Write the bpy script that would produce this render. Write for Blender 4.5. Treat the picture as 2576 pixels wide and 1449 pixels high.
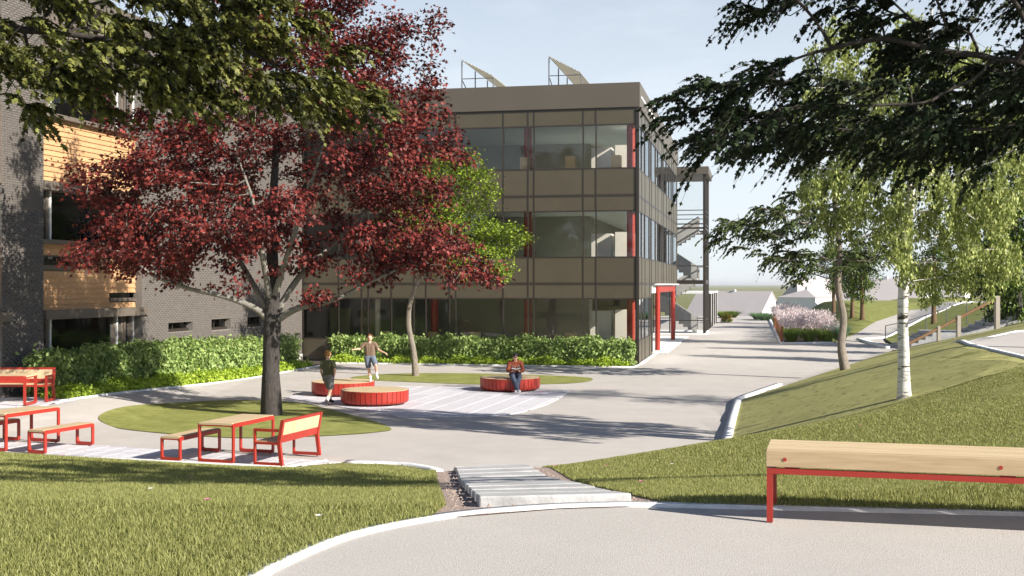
import bpy, math, random
import numpy as np
from math import radians, sin, cos, tan, pi, sqrt, atan2, hypot

random.seed(7)
RNG = np.random.RandomState(11)
sc = bpy.context.scene
for o in list(bpy.data.objects):
    bpy.data.objects.remove(o)
COL = sc.collection

# ------------------------------------------------------------------ camera
CAMZ = 3.3
FD = 2978.0            # focal length in pixels of a 2576 px wide picture
HOR = 715.0            # horizon row of that picture
cam_d = bpy.data.cameras.new('camera')
cam_d.sensor_width = 36.0
cam_d.lens = FD / 2576.0 * 36.0
cam_d.shift_y = -(724.5 - HOR) / 2576.0
cam_d.clip_start = 0.05
cam_d.clip_end = 20000
cam = bpy.data.objects.new('camera', cam_d)
COL.objects.link(cam)
cam.location = (0, 0, CAMZ)
cam.rotation_euler = (radians(90), 0, 0)
sc.camera = cam

# ------------------------------------------------------------------ light
SUN_EL = 29.0
SH_ANG = 32.0          # shadows fall to the left and this much away from the viewer
to_sun = (cos(radians(SH_ANG)), -sin(radians(SH_ANG)))
w = bpy.data.worlds.new('World')
sc.world = w
w.use_nodes = True
wn, wl = w.node_tree.nodes, w.node_tree.links
wn.clear()
wo = wn.new('ShaderNodeOutputWorld')
bg = wn.new('ShaderNodeBackground')
sky = wn.new('ShaderNodeTexSky')
sky.sky_type = 'NISHITA'
sky.sun_disc = False
sky.sun_elevation = radians(SUN_EL)
sky.sun_rotation = atan2(to_sun[0], to_sun[1])
sky.air_density = 1.0
sky.dust_density = 0.4
sky.ozone_density = 3.0
tc = wn.new('ShaderNodeTexCoord')
mp = wn.new('ShaderNodeMapping')
mp.inputs['Scale'].default_value = (2.2, 2.2, 9.0)
cn = wn.new('ShaderNodeTexNoise')
cn.inputs['Scale'].default_value = 2.3
cn.inputs['Detail'].default_value = 7
cn.inputs['Roughness'].default_value = 0.55
cr = wn.new('ShaderNodeValToRGB')
cr.color_ramp.elements[0].position = 0.55
cr.color_ramp.elements[1].position = 0.85
cr.color_ramp.elements[1].color = (0.22, 0.22, 0.22, 1)
mx = wn.new('ShaderNodeMix')
mx.data_type = 'RGBA'
mx.inputs[7].default_value = (9.6, 10.3, 11.0, 1)
wl.new(tc.outputs['Generated'], mp.inputs['Vector'])
wl.new(mp.outputs['Vector'], cn.inputs['Vector'])
wl.new(cn.outputs['Fac'], cr.inputs['Fac'])
veil = wn.new('ShaderNodeMath')
veil.operation = 'ADD'
veil.use_clamp = True
sep = wn.new('ShaderNodeSeparateXYZ')      # haze thins out towards the zenith
wl.new(tc.outputs['Generated'], sep.inputs[0])
hz = wn.new('ShaderNodeMapRange')
hz.interpolation_type = 'SMOOTHSTEP'
hz.inputs[1].default_value = 0.0
hz.inputs[2].default_value = 0.6
hz.inputs[3].default_value = 0.78
hz.inputs[4].default_value = 0.0
wl.new(sep.outputs[2], hz.inputs[0])
wl.new(hz.outputs[0], veil.inputs[1])
wl.new(cr.outputs['Color'], veil.inputs[0])
wl.new(veil.outputs[0], mx.inputs[0])
wl.new(sky.outputs['Color'], mx.inputs[6])
wl.new(mx.outputs[2], bg.inputs['Color'])
bg.inputs['Strength'].default_value = 0.055
wl.new(bg.outputs['Background'], wo.inputs['Surface'])

sun_d = bpy.data.lights.new('sun', 'SUN')
sun_d.energy = 5.0
sun_d.angle = radians(0.53)
sun_d.color = (1.0, 0.93, 0.82)
sun = bpy.data.objects.new('sun', sun_d)
COL.objects.link(sun)
el = radians(SUN_EL)
from mathutils import Vector, Matrix
sun.rotation_euler = Vector((-to_sun[0] * cos(el), -to_sun[1] * cos(el), -sin(el))).to_track_quat('-Z', 'Y').to_euler()
sun.location = (30, -20, 30)

sc.render.engine = 'CYCLES'
sc.view_settings.view_transform = 'Standard'
sc.view_settings.look = 'None'
sc.view_settings.gamma = 1.0
sc.view_settings.exposure = 0.93
sc.cycles.transparent_max_bounces = 16
sc.cycles.max_bounces = 6

# ------------------------------------------------------------------ terrain height
KP = np.array([(-60, 33), (-14, 23.2), (-9.87, 22.15), (-4.08, 20.6), (-1.2, 20.3), (0.2, 20.6), (4.2, 23.7),
               (6.3, 33.3), (18.4, 57.8), (19.6, 58.6), (70, 48)], float)
LP = np.vstack([KP, [(70, -60), (-60, -60)]])
ZP = 1.74


def inpoly(x, y, P):
    r = np.zeros(x.shape, bool)
    n = len(P)
    for i in range(n):
        x1, y1 = P[i]
        x2, y2 = P[(i + 1) % n]
        if y1 == y2:
            continue
        c = ((y1 > y) != (y2 > y)) & (x < (x2 - x1) * (y - y1) / (y2 - y1) + x1)
        r ^= c
    return r


def pdist(x, y, P):
    d = np.full(x.shape, 1e9)
    for i in range(len(P) - 1):
        ax, ay = P[i]
        bx, by = P[i + 1]
        vx, vy = bx - ax, by - ay
        t = np.clip(((x - ax) * vx + (y - ay) * vy) / (vx * vx + vy * vy), 0, 1)
        d = np.minimum(d, np.hypot(x - ax - t * vx, y - ay - t * vy))
    return d


def sstep(t):
    t = np.clip(t, 0, 1)
    return t * t * (3 - 2 * t)


def HH(x, y):
    x = np.asarray(x, float)
    y = np.asarray(y, float)
    d = np.where(inpoly(x, y, LP), pdist(x, y, KP), 0)
    L = 12.1 + (5.6 - 12.1) * sstep((y - 14) / 8.5) + 1.3 * sstep((y - 29) / 12)
    h = ZP * np.minimum(1, d / L)
    h3 = np.clip(.28 * (x - (20 + .21 * (y - 58))), 0, 1.9) * sstep((y - 50) / 7)
    h2 = np.clip(.07 * (y - 74), 0, 1.66) * sstep((x - (18.3 + .2058 * (y - 66))) / 3)
    hl = .3 * sstep((-9.0 - x) / 2.6) * sstep((y - 25.2) / 3.4)
    h = np.maximum(np.maximum(h, h3), np.maximum(h2, hl))
    drop = sstep((y - 120) / 110) * 7.0 + np.maximum(0, 0)
    return h - drop


def H(x, y):
    return float(HH(np.array([x]), np.array([y]))[0])


def P(px, py, z=0.0):
    """picture pixel (2576 wide) to the world point at height z"""
    Y = FD * (CAMZ - z) / (py - HOR)
    return (Y * (px - 1288) / FD, Y)


def PH(px, py):
    """picture pixel to the terrain"""
    z = 0.0
    ys = np.arange(4, 140, .03)
    xs = ys * (px - 1288) / FD
    zs = CAMZ - ys * (py - HOR) / FD
    hit = np.nonzero(zs <= HH(xs, ys))[0]
    i = hit[0] if len(hit) else -1
    return (xs[i], ys[i])


def AT(px, py, Y):
    return (Y * (px - 1288) / FD, Y, CAMZ - (py - HOR) * Y / FD)


# ------------------------------------------------------------------ materials
MATS = {}


def newmat(name):
    m = bpy.data.materials.new(name)
    m.use_nodes = True
    nt = m.node_tree
    nt.nodes.clear()
    out = nt.nodes.new('ShaderNodeOutputMaterial')
    MATS[name] = m
    return m, nt.nodes, nt.links, out


def mat(name, c1, c2=None, scale=6.0, rough=.7, bump=0.0, bscale=60.0, metal=0.0, spec=.35, stretch=None, island=0.0,
        detail=6, coat=0.0, lo=.32, hi=.68):
    m, n, l, out = newmat(name)
    p = n.new('ShaderNodeBsdfPrincipled')
    p.inputs['Roughness'].default_value = rough
    p.inputs['Metallic'].default_value = metal
    p.inputs['Specular IOR Level'].default_value = spec
    p.inputs['Coat Weight'].default_value = coat
    l.new(p.outputs[0], out.inputs[0])
    co = n.new('ShaderNodeTexCoord')
    mpn = n.new('ShaderNodeMapping')
    if stretch:
        mpn.inputs['Scale'].default_value = stretch
    l.new(co.outputs['Object'], mpn.inputs[0])
    col = None
    if c2 is not None:
        t = n.new('ShaderNodeTexNoise')
        t.inputs['Scale'].default_value = scale
        t.inputs['Detail'].default_value = detail
        t.inputs['Roughness'].default_value = .62
        l.new(mpn.outputs[0], t.inputs['Vector'])
        r = n.new('ShaderNodeValToRGB')
        r.color_ramp.elements[0].position = lo
        r.color_ramp.elements[1].position = hi
        r.color_ramp.elements[0].color = (*c1, 1)
        r.color_ramp.elements[1].color = (*c2, 1)
        l.new(t.outputs['Fac'], r.inputs[0])
        col = r.outputs[0]
    else:
        rgb = n.new('ShaderNodeRGB')
        rgb.outputs[0].default_value = (*c1, 1)
        col = rgb.outputs[0]
    if island:
        g = n.new('ShaderNodeNewGeometry')
        oi = n.new('ShaderNodeObjectInfo')
        ad = n.new('ShaderNodeMath')
        ad.operation = 'ADD'
        l.new(g.outputs['Random Per Island'], ad.inputs[0])
        l.new(oi.outputs['Random'], ad.inputs[1])
        fr = n.new('ShaderNodeMath')
        fr.operation = 'FRACT'
        l.new(ad.outputs[0], fr.inputs[0])
        mr = n.new('ShaderNodeMapRange')
        mr.inputs[3].default_value = 1 - island
        mr.inputs[4].default_value = 1 + island
        l.new(fr.outputs[0], mr.inputs[0])
        hs = n.new('ShaderNodeHueSaturation')
        l.new(mr.outputs[0], hs.inputs['Value'])
        l.new(col, hs.inputs['Color'])
        col = hs.outputs[0]
    l.new(col, p.inputs['Base Color'])
    if bump:
        b = n.new('ShaderNodeBump')
        b.inputs['Strength'].default_value = bump
        b.inputs['Distance'].default_value = .02
        t2 = n.new('ShaderNodeTexNoise')
        t2.inputs['Scale'].default_value = bscale
        t2.inputs['Detail'].default_value = 5
        l.new(mpn.outputs[0], t2.inputs['Vector'])
        l.new(t2.outputs['Fac'], b.inputs['Height'])
        l.new(b.outputs[0], p.inputs['Normal'])
    return m


def leafmat(name, c1, c2, trans=.3, rough=.55):
    m, n, l, out = newmat(name)
    g = n.new('ShaderNodeNewGeometry')
    r = n.new('ShaderNodeValToRGB')
    r.color_ramp.elements[0].color = (*c1, 1)
    r.color_ramp.elements[1].color = (*c2, 1)
    l.new(g.outputs['Random Per Island'], r.inputs[0])
    p = n.new('ShaderNodeBsdfPrincipled')
    p.inputs['Roughness'].default_value = rough
    p.inputs['Specular IOR Level'].default_value = .3
    l.new(r.outputs[0], p.inputs['Base Color'])
    t = n.new('ShaderNodeBsdfTranslucent')
    br = n.new('ShaderNodeHueSaturation')
    br.inputs['Value'].default_value = 1.3
    br.inputs['Saturation'].default_value = 1.1
    l.new(r.outputs[0], br.inputs['Color'])
    l.new(br.outputs[0], t.inputs[0])
    mxs = n.new('ShaderNodeMixShader')
    mxs.inputs[0].default_value = trans
    l.new(p.outputs[0], mxs.inputs[1])
    l.new(t.outputs[0], mxs.inputs[2])
    l.new(mxs.outputs[0], out.inputs[0])
    return m


def glassmat(name, tint, ior=1.6, refl=(.9, .95, 1.0)):
    m, n, l, out = newmat(name)
    f = n.new('ShaderNodeFresnel')
    f.inputs[0].default_value = ior
    t = n.new('ShaderNodeBsdfTransparent')
    t.inputs[0].default_value = (*tint, 1)
    g = n.new('ShaderNodeBsdfGlossy')
    g.inputs['Color'].default_value = (*refl, 1)
    g.inputs['Roughness'].default_value = .01
    s = n.new('ShaderNodeMixShader')
    l.new(f.outputs[0], s.inputs[0])
    l.new(t.outputs[0], s.inputs[1])
    l.new(g.outputs[0], s.inputs[2])
    l.new(s.outputs[0], out.inputs[0])
    return m


mat('pavement', (.455, .425, .40), (.50, .47, .445), scale=1.3, rough=.9, bump=.25, bscale=90, spec=.2)
mat('path', (.44, .415, .39), (.50, .475, .45), scale=34, rough=.92, bump=.35, bscale=130, spec=.2)
mat('kerb', (.68, .68, .69), (.80, .80, .81), scale=5, rough=.8, bump=.1)
mat('slab', (.50, .49, .53), (.60, .59, .635), scale=9, rough=.85, bump=.15, island=.05)
mat('joint', (.15, .135, .12), (.22, .20, .18), scale=20, rough=.95)
mat('lawn', (.20, .205, .065), (.30, .30, .115), scale=2.2, rough=.95, bump=.5, bscale=40, spec=.1, detail=10)
mat('lightened_dry_turf', (.34, .33, .13), (.46, .44, .18), scale=3.0, rough=.95, bump=.6, bscale=30, spec=.1, detail=10)  # drier slope grass, colour lightened to offset its turn away from the sun
mat('turf', (.215, .235, .062), (.28, .29, .10), scale=2.6, rough=.95, bump=.4, bscale=30, spec=.1)
mat('field', (.16, .165, .06), (.23, .225, .10), scale=.012, rough=1, spec=.05)
mat('soil', (.05, .04, .03), (.09, .07, .05), scale=8, rough=1, bump=.5)
mat('gravel', (.25, .17, .14), (.55, .45, .40), scale=42, rough=.95, bump=1.0, bscale=60, detail=3)
mat('concrete', (.40, .40, .405), (.53, .53, .535), scale=2.2, rough=.8, bump=.35, bscale=24)
mat('plinth', (.48, .46, .45), (.56, .54, .53), scale=3, rough=.9)
mat('red_metal', (.32, .024, .014), (.36, .029, .018), scale=3, rough=.42, spec=.5)
mat('light_wood', (.50, .385, .235), (.60, .47, .30), scale=2.5, rough=.6, stretch=(1, 9, 9), island=.07, bump=.05)
mat('bench_wood', (.43, .31, .175), (.56, .42, .26), scale=3, rough=.55, stretch=(1, 14, 14), island=.05, bump=.06)
mat('cladding', (.42, .24, .115), (.54, .325, .17), scale=3.0, rough=.65, stretch=(3, .5, 9), island=.06, bump=.1)
mat('brick', (.108, .096, .087), (.134, .119, .108), scale=7, rough=.9, island=.06, bump=.3, bscale=60)
mat('mortar', (.175, .16, .145), (.21, .195, .18), scale=12, rough=.95)
mat('facade_panel', (.098, .084, .058), (.106, .091, .064), scale=1.2, rough=.42, spec=.5, island=.03, metal=.25)
mat('facade_cap', (.10, .086, .070), (.108, .093, .076), scale=.8, rough=.5, spec=.4)
mat('mullion', (.030, .024, .020), (.036, .029, .024), scale=3, rough=.4, spec=.5)
mat('lintel', (.115, .095, .078), (.13, .108, .09), scale=3, rough=.5)
mat('white_trim', (.72, .72, .72), (.80, .80, .80), scale=3, rough=.6)
mat('interior_wall', (.30, .30, .27), (.36, .36, .33), scale=.6, rough=.9)
mat('interior_ceiling', (.50, .54, .52), (.56, .60, .58), scale=1, rough=.9)
mat('interior_floor', (.20, .18, .16), (.25, .23, .20), scale=1, rough=.5)
mat('cabinet', (.60, .45, .26), (.68, .52, .32), scale=3, rough=.6, stretch=(6, 6, 1))
mat('white_cabinet', (.80, .79, .77), (.84, .83, .81), scale=3, rough=.6)
mat('door_paint', (.27, .28, .14), (.30, .31, .16), scale=3, rough=.5)
mat('column_paint', (.62, .60, .48), (.68, .66, .54), scale=3, rough=.6)
mat('steel', (.16, .17, .19), (.22, .23, .25), scale=4, rough=.4, metal=.6)
mat('stair_screen', (.36, .35, .34), (.45, .44, .43), scale=6, rough=.7)
mat('collector', (.30, .27, .20), (.36, .33, .25), scale=6, rough=.5)
mat('handrail', (.20, .115, .06), (.26, .155, .085), scale=6, rough=.5, stretch=(1, 1, 1))
mat('post_paint', (.34, .30, .26), (.38, .34, .30), scale=4, rough=.5)
mat('house_white', (.80, .79, .79), (.83, .82, .82), scale=.3, rough=.9)
mat('house_roof', (.47, .43, .43), (.50, .46, .46), scale=.3, rough=.9)
mat('house_shade', (.55, .55, .57), (.58, .58, .60), scale=.3, rough=.9)
mat('corten', (.20, .065, .03), (.32, .11, .05), scale=9, rough=.8)
mat('bark', (.022, .019, .019), (.085, .075, .070), scale=8, rough=.95, bump=1.0, bscale=16, stretch=(6, 6, .8))
mat('bark_pale', (.13, .12, .105), (.30, .285, .25), scale=7, rough=.9, bump=.6, bscale=18, stretch=(5, 5, 1))
mat('bark_grey', (.15, .125, .105), (.30, .26, .22), scale=7, rough=.95, bump=.8, bscale=18, stretch=(6, 6, .9))
mat('bark_brown', (.08, .05, .03), (.22, .14, .08), scale=9, rough=.95, bump=.8, bscale=18, stretch=(5, 5, .8))
mat('bark_dark', (.035, .03, .028), (.09, .08, .07), scale=8, rough=.95, bump=.8, stretch=(4, 4, 1))
mat('skin', (.60, .36, .25), (.66, .41, .29), scale=9, rough=.55)
mat('hair_red', (.09, .04, .018), (.17, .075, .03), scale=30, rough=.6, stretch=(1, 1, .2))
mat('hair_blond', (.19, .095, .025), (.36, .19, .05), scale=30, rough=.6, stretch=(1, 1, .2))
mat('shirt_brown', (.16, .11, .075), (.19, .13, .09), scale=10, rough=.9, bump=.3, bscale=25)
mat('shirt_olive', (.085, .09, .045), (.11, .115, .06), scale=10, rough=.9, bump=.3, bscale=25)
mat('denim', (.10, .125, .18), (.17, .20, .26), scale=9, rough=.9, bump=.3, bscale=30)
mat('denim_dark', (.03, .04, .07), (.075, .095, .15), scale=8, rough=.9, bump=.3, bscale=30)
mat('grey_cloth', (.13, .13, .135), (.19, .19, .195), scale=14, rough=.9, bump=.3, bscale=30)
mat('hoodie', (.22, .055, .028), (.27, .07, .035), scale=8, rough=.9, bump=.3, bscale=25)
mat('white_cloth', (.72, .72, .72), (.78, .78, .78), scale=8, rough=.8)
mat('shoe_dark', (.035, .03, .035), (.06, .05, .055), scale=8, rough=.6)
mat('print_grey', (.22, .22, .22), (.27, .27, .27), scale=9, rough=.8)
mat('cap_black', (.015, .015, .022), (.025, .025, .032), scale=9, rough=.9)
mat('paper', (.62, .60, .56), (.68, .66, .62), scale=9, rough=.8)
mat('book_cover', (.10, .10, .14), (.14, .14, .18), scale=9, rough=.6)
mat('eye', (.02, .015, .012))
mat('lip', (.42, .17, .13))
mat('bark_dummy', (.1, .1, .1))
leafmat('leaf_red', (.016, .004, .004), (.225, .034, .027), trans=.06, rough=.6)
leafmat('leaf_green', (.03, .06, .006), (.27, .36, .032), trans=.16)
leafmat('leaf_olive', (.006, .012, .003), (.20, .21, .05), trans=.15)
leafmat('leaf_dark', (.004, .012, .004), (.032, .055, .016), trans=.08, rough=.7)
leafmat('leaf_birch', (.10, .14, .030), (.48, .52, .19), trans=.25)
leafmat('leaf_willow', (.008, .020, .005), (.11, .15, .035), trans=.12)
leafmat('leaf_globe', (.012, .030, .004), (.14, .22, .022), trans=.18)
leafmat('leaf_hedge', (.085, .155, .035), (.38, .48, .16), trans=.22)
leafmat('leaf_cover', (.20, .31, .025), (.48, .60, .08), trans=.25)
leafmat('grass_blade', (.14, .16, .042), (.38, .38, .145), trans=.3)
leafmat('plume_pink', (.52, .43, .44), (.74, .65, .66), trans=.3)
leafmat('blade_tuft', (.10, .17, .025), (.24, .32, .06), trans=.3)
leafmat('blade_blue', (.10, .20, .10), (.22, .34, .18), trans=.3)
leafmat('petal_pink', (.62, .17, .30), (.72, .30, .42), trans=.3)
leafmat('petal_white', (.75, .75, .72), (.80, .80, .78), trans=.3)
leafmat('petal_red', (.65, .07, .03), (.75, .14, .05), trans=.3)
leafmat('petal_violet', (.32, .22, .55), (.50, .38, .70), trans=.3)
glassmat('glass', (.955, .95, .925), 1.42)
glassmat('glass_clear', (.98, .985, .985), 1.2)
glassmat('glass_dark', (.26, .255, .21), 1.6)
mat('white_strip', (.85, .85, .85))


# worn dark specks in the lawn
def specks(name, thr=.30, col=(.07, .075, .022)):
    nt = MATS[name].node_tree
    n, l = nt.nodes, nt.links
    p = [x for x in n if x.type == 'BSDF_PRINCIPLED'][0]
    src = p.inputs['Base Color'].links[0].from_socket
    co = n.new('ShaderNodeTexCoord')
    t = n.new('ShaderNodeTexNoise')
    t.inputs['Scale'].default_value = 5.5
    t.inputs['Detail'].default_value = 3
    l.new(co.outputs['Object'], t.inputs['Vector'])
    r = n.new('ShaderNodeMapRange')
    r.inputs[1].default_value = thr
    r.inputs[2].default_value = thr + .06
    r.inputs[3].default_value = .75
    r.inputs[4].default_value = 0
    l.new(t.outputs['Fac'], r.inputs[0])
    m_ = n.new('ShaderNodeMix')
    m_.data_type = 'RGBA'
    l.new(r.outputs[0], m_.inputs[0])
    l.new(src, m_.inputs[6])
    m_.inputs[7].default_value = (*col, 1)
    l.new(m_.outputs[2], p.inputs['Base Color'])


specks('lawn')
specks('lightened_dry_turf', .33, (.10, .10, .035))


# large faint stains on the paving
def stains(name, scale, amt):
    nt = MATS[name].node_tree
    n, l = nt.nodes, nt.links
    p = [x for x in n if x.type == 'BSDF_PRINCIPLED'][0]
    src = p.inputs['Base Color'].links[0].from_socket
    co = n.new('ShaderNodeTexCoord')
    t = n.new('ShaderNodeTexNoise')
    t.inputs['Scale'].default_value = scale
    t.inputs['Detail'].default_value = 9
    t.inputs['Roughness'].default_value = .7
    l.new(co.outputs['Object'], t.inputs['Vector'])
    r = n.new('ShaderNodeMapRange')
    r.inputs[1].default_value = .35
    r.inputs[2].default_value = .7
    r.inputs[3].default_value = 1 - amt
    r.inputs[4].default_value = 1 + amt * .5
    l.new(t.outputs['Fac'], r.inputs[0])
    h = n.new('ShaderNodeHueSaturation')
    l.new(r.outputs[0], h.inputs['Value'])
    l.new(src, h.inputs['Color'])
    l.new(h.outputs[0], p.inputs['Base Color'])


stains('pavement', .35, .07)
stains('path', .9, .06)
stains('concrete', 4, .2)
stains('kerb', 2.5, .12)
stains('turf', 1.3, .22)
specks('turf', .27, (.10, .11, .03))
stains('lightened_dry_turf', .6, .15)
stains('lawn', .5, .18)
stains('facade_panel', .8, .08)
stains('red_metal', 5, .06)


# birch bark: white with dark marks
def birchmat():
    m, n, l, out = newmat('bark_birch')
    p = n.new('ShaderNodeBsdfPrincipled')
    p.inputs['Roughness'].default_value = .8
    co = n.new('ShaderNodeTexCoord')
    mpn = n.new('ShaderNodeMapping')
    mpn.inputs['Scale'].default_value = (1.6, 1.6, 7)
    t = n.new('ShaderNodeTexNoise')
    t.inputs['Scale'].default_value = 3.0
    t.inputs['Detail'].default_value = 8
    r = n.new('ShaderNodeValToRGB')
    r.color_ramp.elements[0].position = .36
    r.color_ramp.elements[0].color = (.05, .04, .03, 1)
    r.color_ramp.elements[1].position = .46
    r.color_ramp.elements[1].color = (.60, .58, .53, 1)
    e = r.color_ramp.elements.new(.7)
    e.color = (.76, .74, .70, 1)
    l.new(co.outputs['Object'], mpn.inputs[0])
    l.new(mpn.outputs[0], t.inputs['Vector'])
    l.new(t.outputs['Fac'], r.inputs[0])
    l.new(r.outputs[0], p.inputs['Base Color'])
    b = n.new('ShaderNodeBump')
    b.inputs['Strength'].default_value = .4
    l.new(t.outputs['Fac'], b.inputs['Height'])
    l.new(b.outputs[0], p.inputs['Normal'])
    l.new(p.outputs[0], out.inputs[0])


birchmat()


# ------------------------------------------------------------------ mesh helpers
def rootloc(o):
    while o.parent:
        o = o.parent
    return o.location


def link(name, me, m=None, parent=None):
    o = bpy.data.objects.new(name, me)
    COL.objects.link(o)
    if m is not None and len(me.materials) == 0:
        me.materials.append(MATS[m])
    if parent is not None:
        o.parent = parent
    return o


def tag(o, label=None, cat=None, group=None, kind=None):
    if label:
        o['label'] = label
    if cat:
        o['category'] = cat
    if group:
        o['group'] = group
    if kind:
        o['kind'] = kind
    return o


def thing(name, loc, label, cat, group=None, rz=0.0):
    o = bpy.data.objects.new(name, None)
    o.empty_display_size = .3
    COL.objects.link(o)
    o.location = loc
    o.rotation_euler = (0, 0, rz)
    return tag(o, label, cat, group)


def npmesh(name, V, F):
    """V (n,3) array, F (m,k) array of equal-size faces"""
    V = np.ascontiguousarray(V, np.float32)
    F = np.ascontiguousarray(F, np.int32)
    me = bpy.data.meshes.new(name)
    k = F.shape[1]
    me.vertices.add(len(V))
    me.vertices.foreach_set('co', V.ravel())
    me.loops.add(F.size)
    me.loops.foreach_set('vertex_index', F.ravel())
    me.polygons.add(len(F))
    me.polygons.foreach_set('loop_start', np.arange(0, F.size, k, dtype=np.int32))
    me.polygons.foreach_set('loop_total', np.full(len(F), k, np.int32))
    me.update(calc_edges=True)
    return me


def smooth(me):
    me.polygons.foreach_set('use_smooth', np.ones(len(me.polygons), bool))


class MB:
    def __init__(s):
        s.v = []
        s.f = []

    def add(s, vs, fs):
        o = len(s.v)
        s.v.extend([tuple(p) for p in vs])
        s.f.extend([tuple(i + o for i in q) for q in fs])
        return s

    def hexa(s, b, t):
        """box from 4 bottom and 4 top points, both counter-clockwise from above"""
        return s.add(list(b) + list(t), [(3, 2, 1, 0), (4, 5, 6, 7), (0, 1, 5, 4), (1, 2, 6, 5), (2, 3, 7, 6), (3, 0, 4, 7)])

    def box(s, x0, x1, y0, y1, z0, z1):
        return s.hexa([(x0, y0, z0), (x1, y0, z0), (x1, y1, z0), (x0, y1, z0)],
                      [(x0, y0, z1), (x1, y0, z1), (x1, y1, z1), (x0, y1, z1)])

    def prism(s, poly, z0, z1):
        n = len(poly)
        return s.add([(p[0], p[1], z0) for p in poly] + [(p[0], p[1], z1) for p in poly],
                     [tuple(range(n - 1, -1, -1)), tuple(range(n, 2 * n))] +
                     [(i, (i + 1) % n, (i + 1) % n + n, i + n) for i in range(n)])

    def tube(s, pts, rs, n=8, cap=True):
        pts = [Vector(p) for p in pts]
        if not hasattr(rs, '__len__'):
            rs = [rs] * len(pts)
        o = len(s.v)
        ref = Vector((.31, .2, .93))
        for i, p in enumerate(pts):
            d = (pts[min(i + 1, len(pts) - 1)] - pts[max(i - 1, 0)]).normalized()
            a = d.cross(ref)
            if a.length < .1:
                a = d.cross(Vector((1, 0, 0)))
            a.normalize()
            b = d.cross(a)
            for k in range(n):
                q = 2 * pi * k / n
                s.v.append(tuple(p + (a * cos(q) + b * sin(q)) * rs[i]))
        for i in range(len(pts) - 1):
            for k in range(n):
                k2 = (k + 1) % n
                s.f.append((o + i * n + k, o + i * n + k2, o + (i + 1) * n + k2, o + (i + 1) * n + k))
        if cap:
            s.f.append(tuple(o + k for k in range(n - 1, -1, -1)))
            e = o + (len(pts) - 1) * n
            s.f.append(tuple(e + k for k in range(n)))
        return s

    def ell(s, c, r, nu=12, nv=8, rot=None):
        o = len(s.v)
        for j in range(nv + 1):
            th = pi * j / nv
            for i in range(nu):
                ph = 2 * pi * i / nu
                p = Vector((r[0] * sin(th) * cos(ph), r[1] * sin(th) * sin(ph), r[2] * cos(th)))
                if rot is not None:
                    p = rot @ p
                s.v.append((c[0] + p.x, c[1] + p.y, c[2] + p.z))
        for j in range(nv):
            for i in range(nu):
                i2 = (i + 1) % nu
                s.f.append((o + j * nu + i, o + (j + 1) * nu + i, o + (j + 1) * nu + i2, o + j * nu + i2))
        return s

    def mesh(s, name, off=(0, 0, 0)):
        me = bpy.data.meshes.new(name)
        me.from_pydata([(a - off[0], b - off[1], c - off[2]) for a, b, c in s.v], [], s.f)
        me.update()
        return me

    def build(s, name, m, parent=None, world=False, sm=False):
        off = tuple(rootloc(parent)) if (world and parent is not None) else (0, 0, 0)
        me = s.mesh(name, off)
        if sm:
            smooth(me)
        return link(name, me, m, parent)


def copies(me, name, m, parent, locs, rots=None):
    r = []
    for i, p in enumerate(locs):
        o = link(name, me, m, parent)
        o.location = p
        if rots is not None:
            o.rotation_euler = (0, 0, rots[i])
        r.append(o)
    return r


def copy_tree(o, parent=None):
    c = o.copy()
    COL.objects.link(c)
    if parent is not None:
        c.parent = parent
    for ch in list(o.children):
        copy_tree(ch, c)
    return c


def clip_convex(poly, clip):
    """Sutherland-Hodgman, clip is convex and counter-clockwise"""
    out = list(poly)
    n = len(clip)
    for i in range(n):
        ax, ay = clip[i]
        bx, by = clip[(i + 1) % n]
        inp = out
        out = []
        for j in range(len(inp)):
            p, q = inp[j - 1], inp[j]
            sp = (bx - ax) * (p[1] - ay) - (by - ay) * (p[0] - ax)
            sq = (bx - ax) * (q[1] - ay) - (by - ay) * (q[0] - ax)
            if sq >= 0:
                if sp < 0:
                    t = sp / (sp - sq)
                    out.append((p[0] + t * (q[0] - p[0]), p[1] + t * (q[1] - p[1])))
                out.append(q)
            elif sp >= 0:
                t = sp / (sp - sq)
                out.append((p[0] + t * (q[0] - p[0]), p[1] + t * (q[1] - p[1])))
        if not out:
            return []
    return out


def area(poly):
    return .5 * sum(poly[i - 1][0] * poly[i][1] - poly[i][0] * poly[i - 1][1] for i in range(len(poly)))


def ccw(poly):
    return poly if area(poly) > 0 else poly[::-1]


def spline(pts, n=6, closed=False):
    """Catmull-Rom through the points"""
    out = []
    N = len(pts)
    rng = range(N) if closed else range(N - 1)
    for i in rng:
        p0 = np.array(pts[(i - 1) % N] if closed or i > 0 else pts[0], float)
        p1 = np.array(pts[i], float)
        p2 = np.array(pts[(i + 1) % N], float)
        p3 = np.array(pts[(i + 2) % N] if closed or i + 2 < N else pts[-1], float)
        for k in range(n):
            t = k / n
            out.append(tuple(.5 * (2 * p1 + (p2 - p0) * t + (2 * p0 - 5 * p1 + 4 * p2 - p3) * t * t + (3 * p1 - p0 - 3 * p2 + p3) * t ** 3)))
    if not closed:
        out.append(tuple(pts[-1]))
    return out


import bmesh


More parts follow.
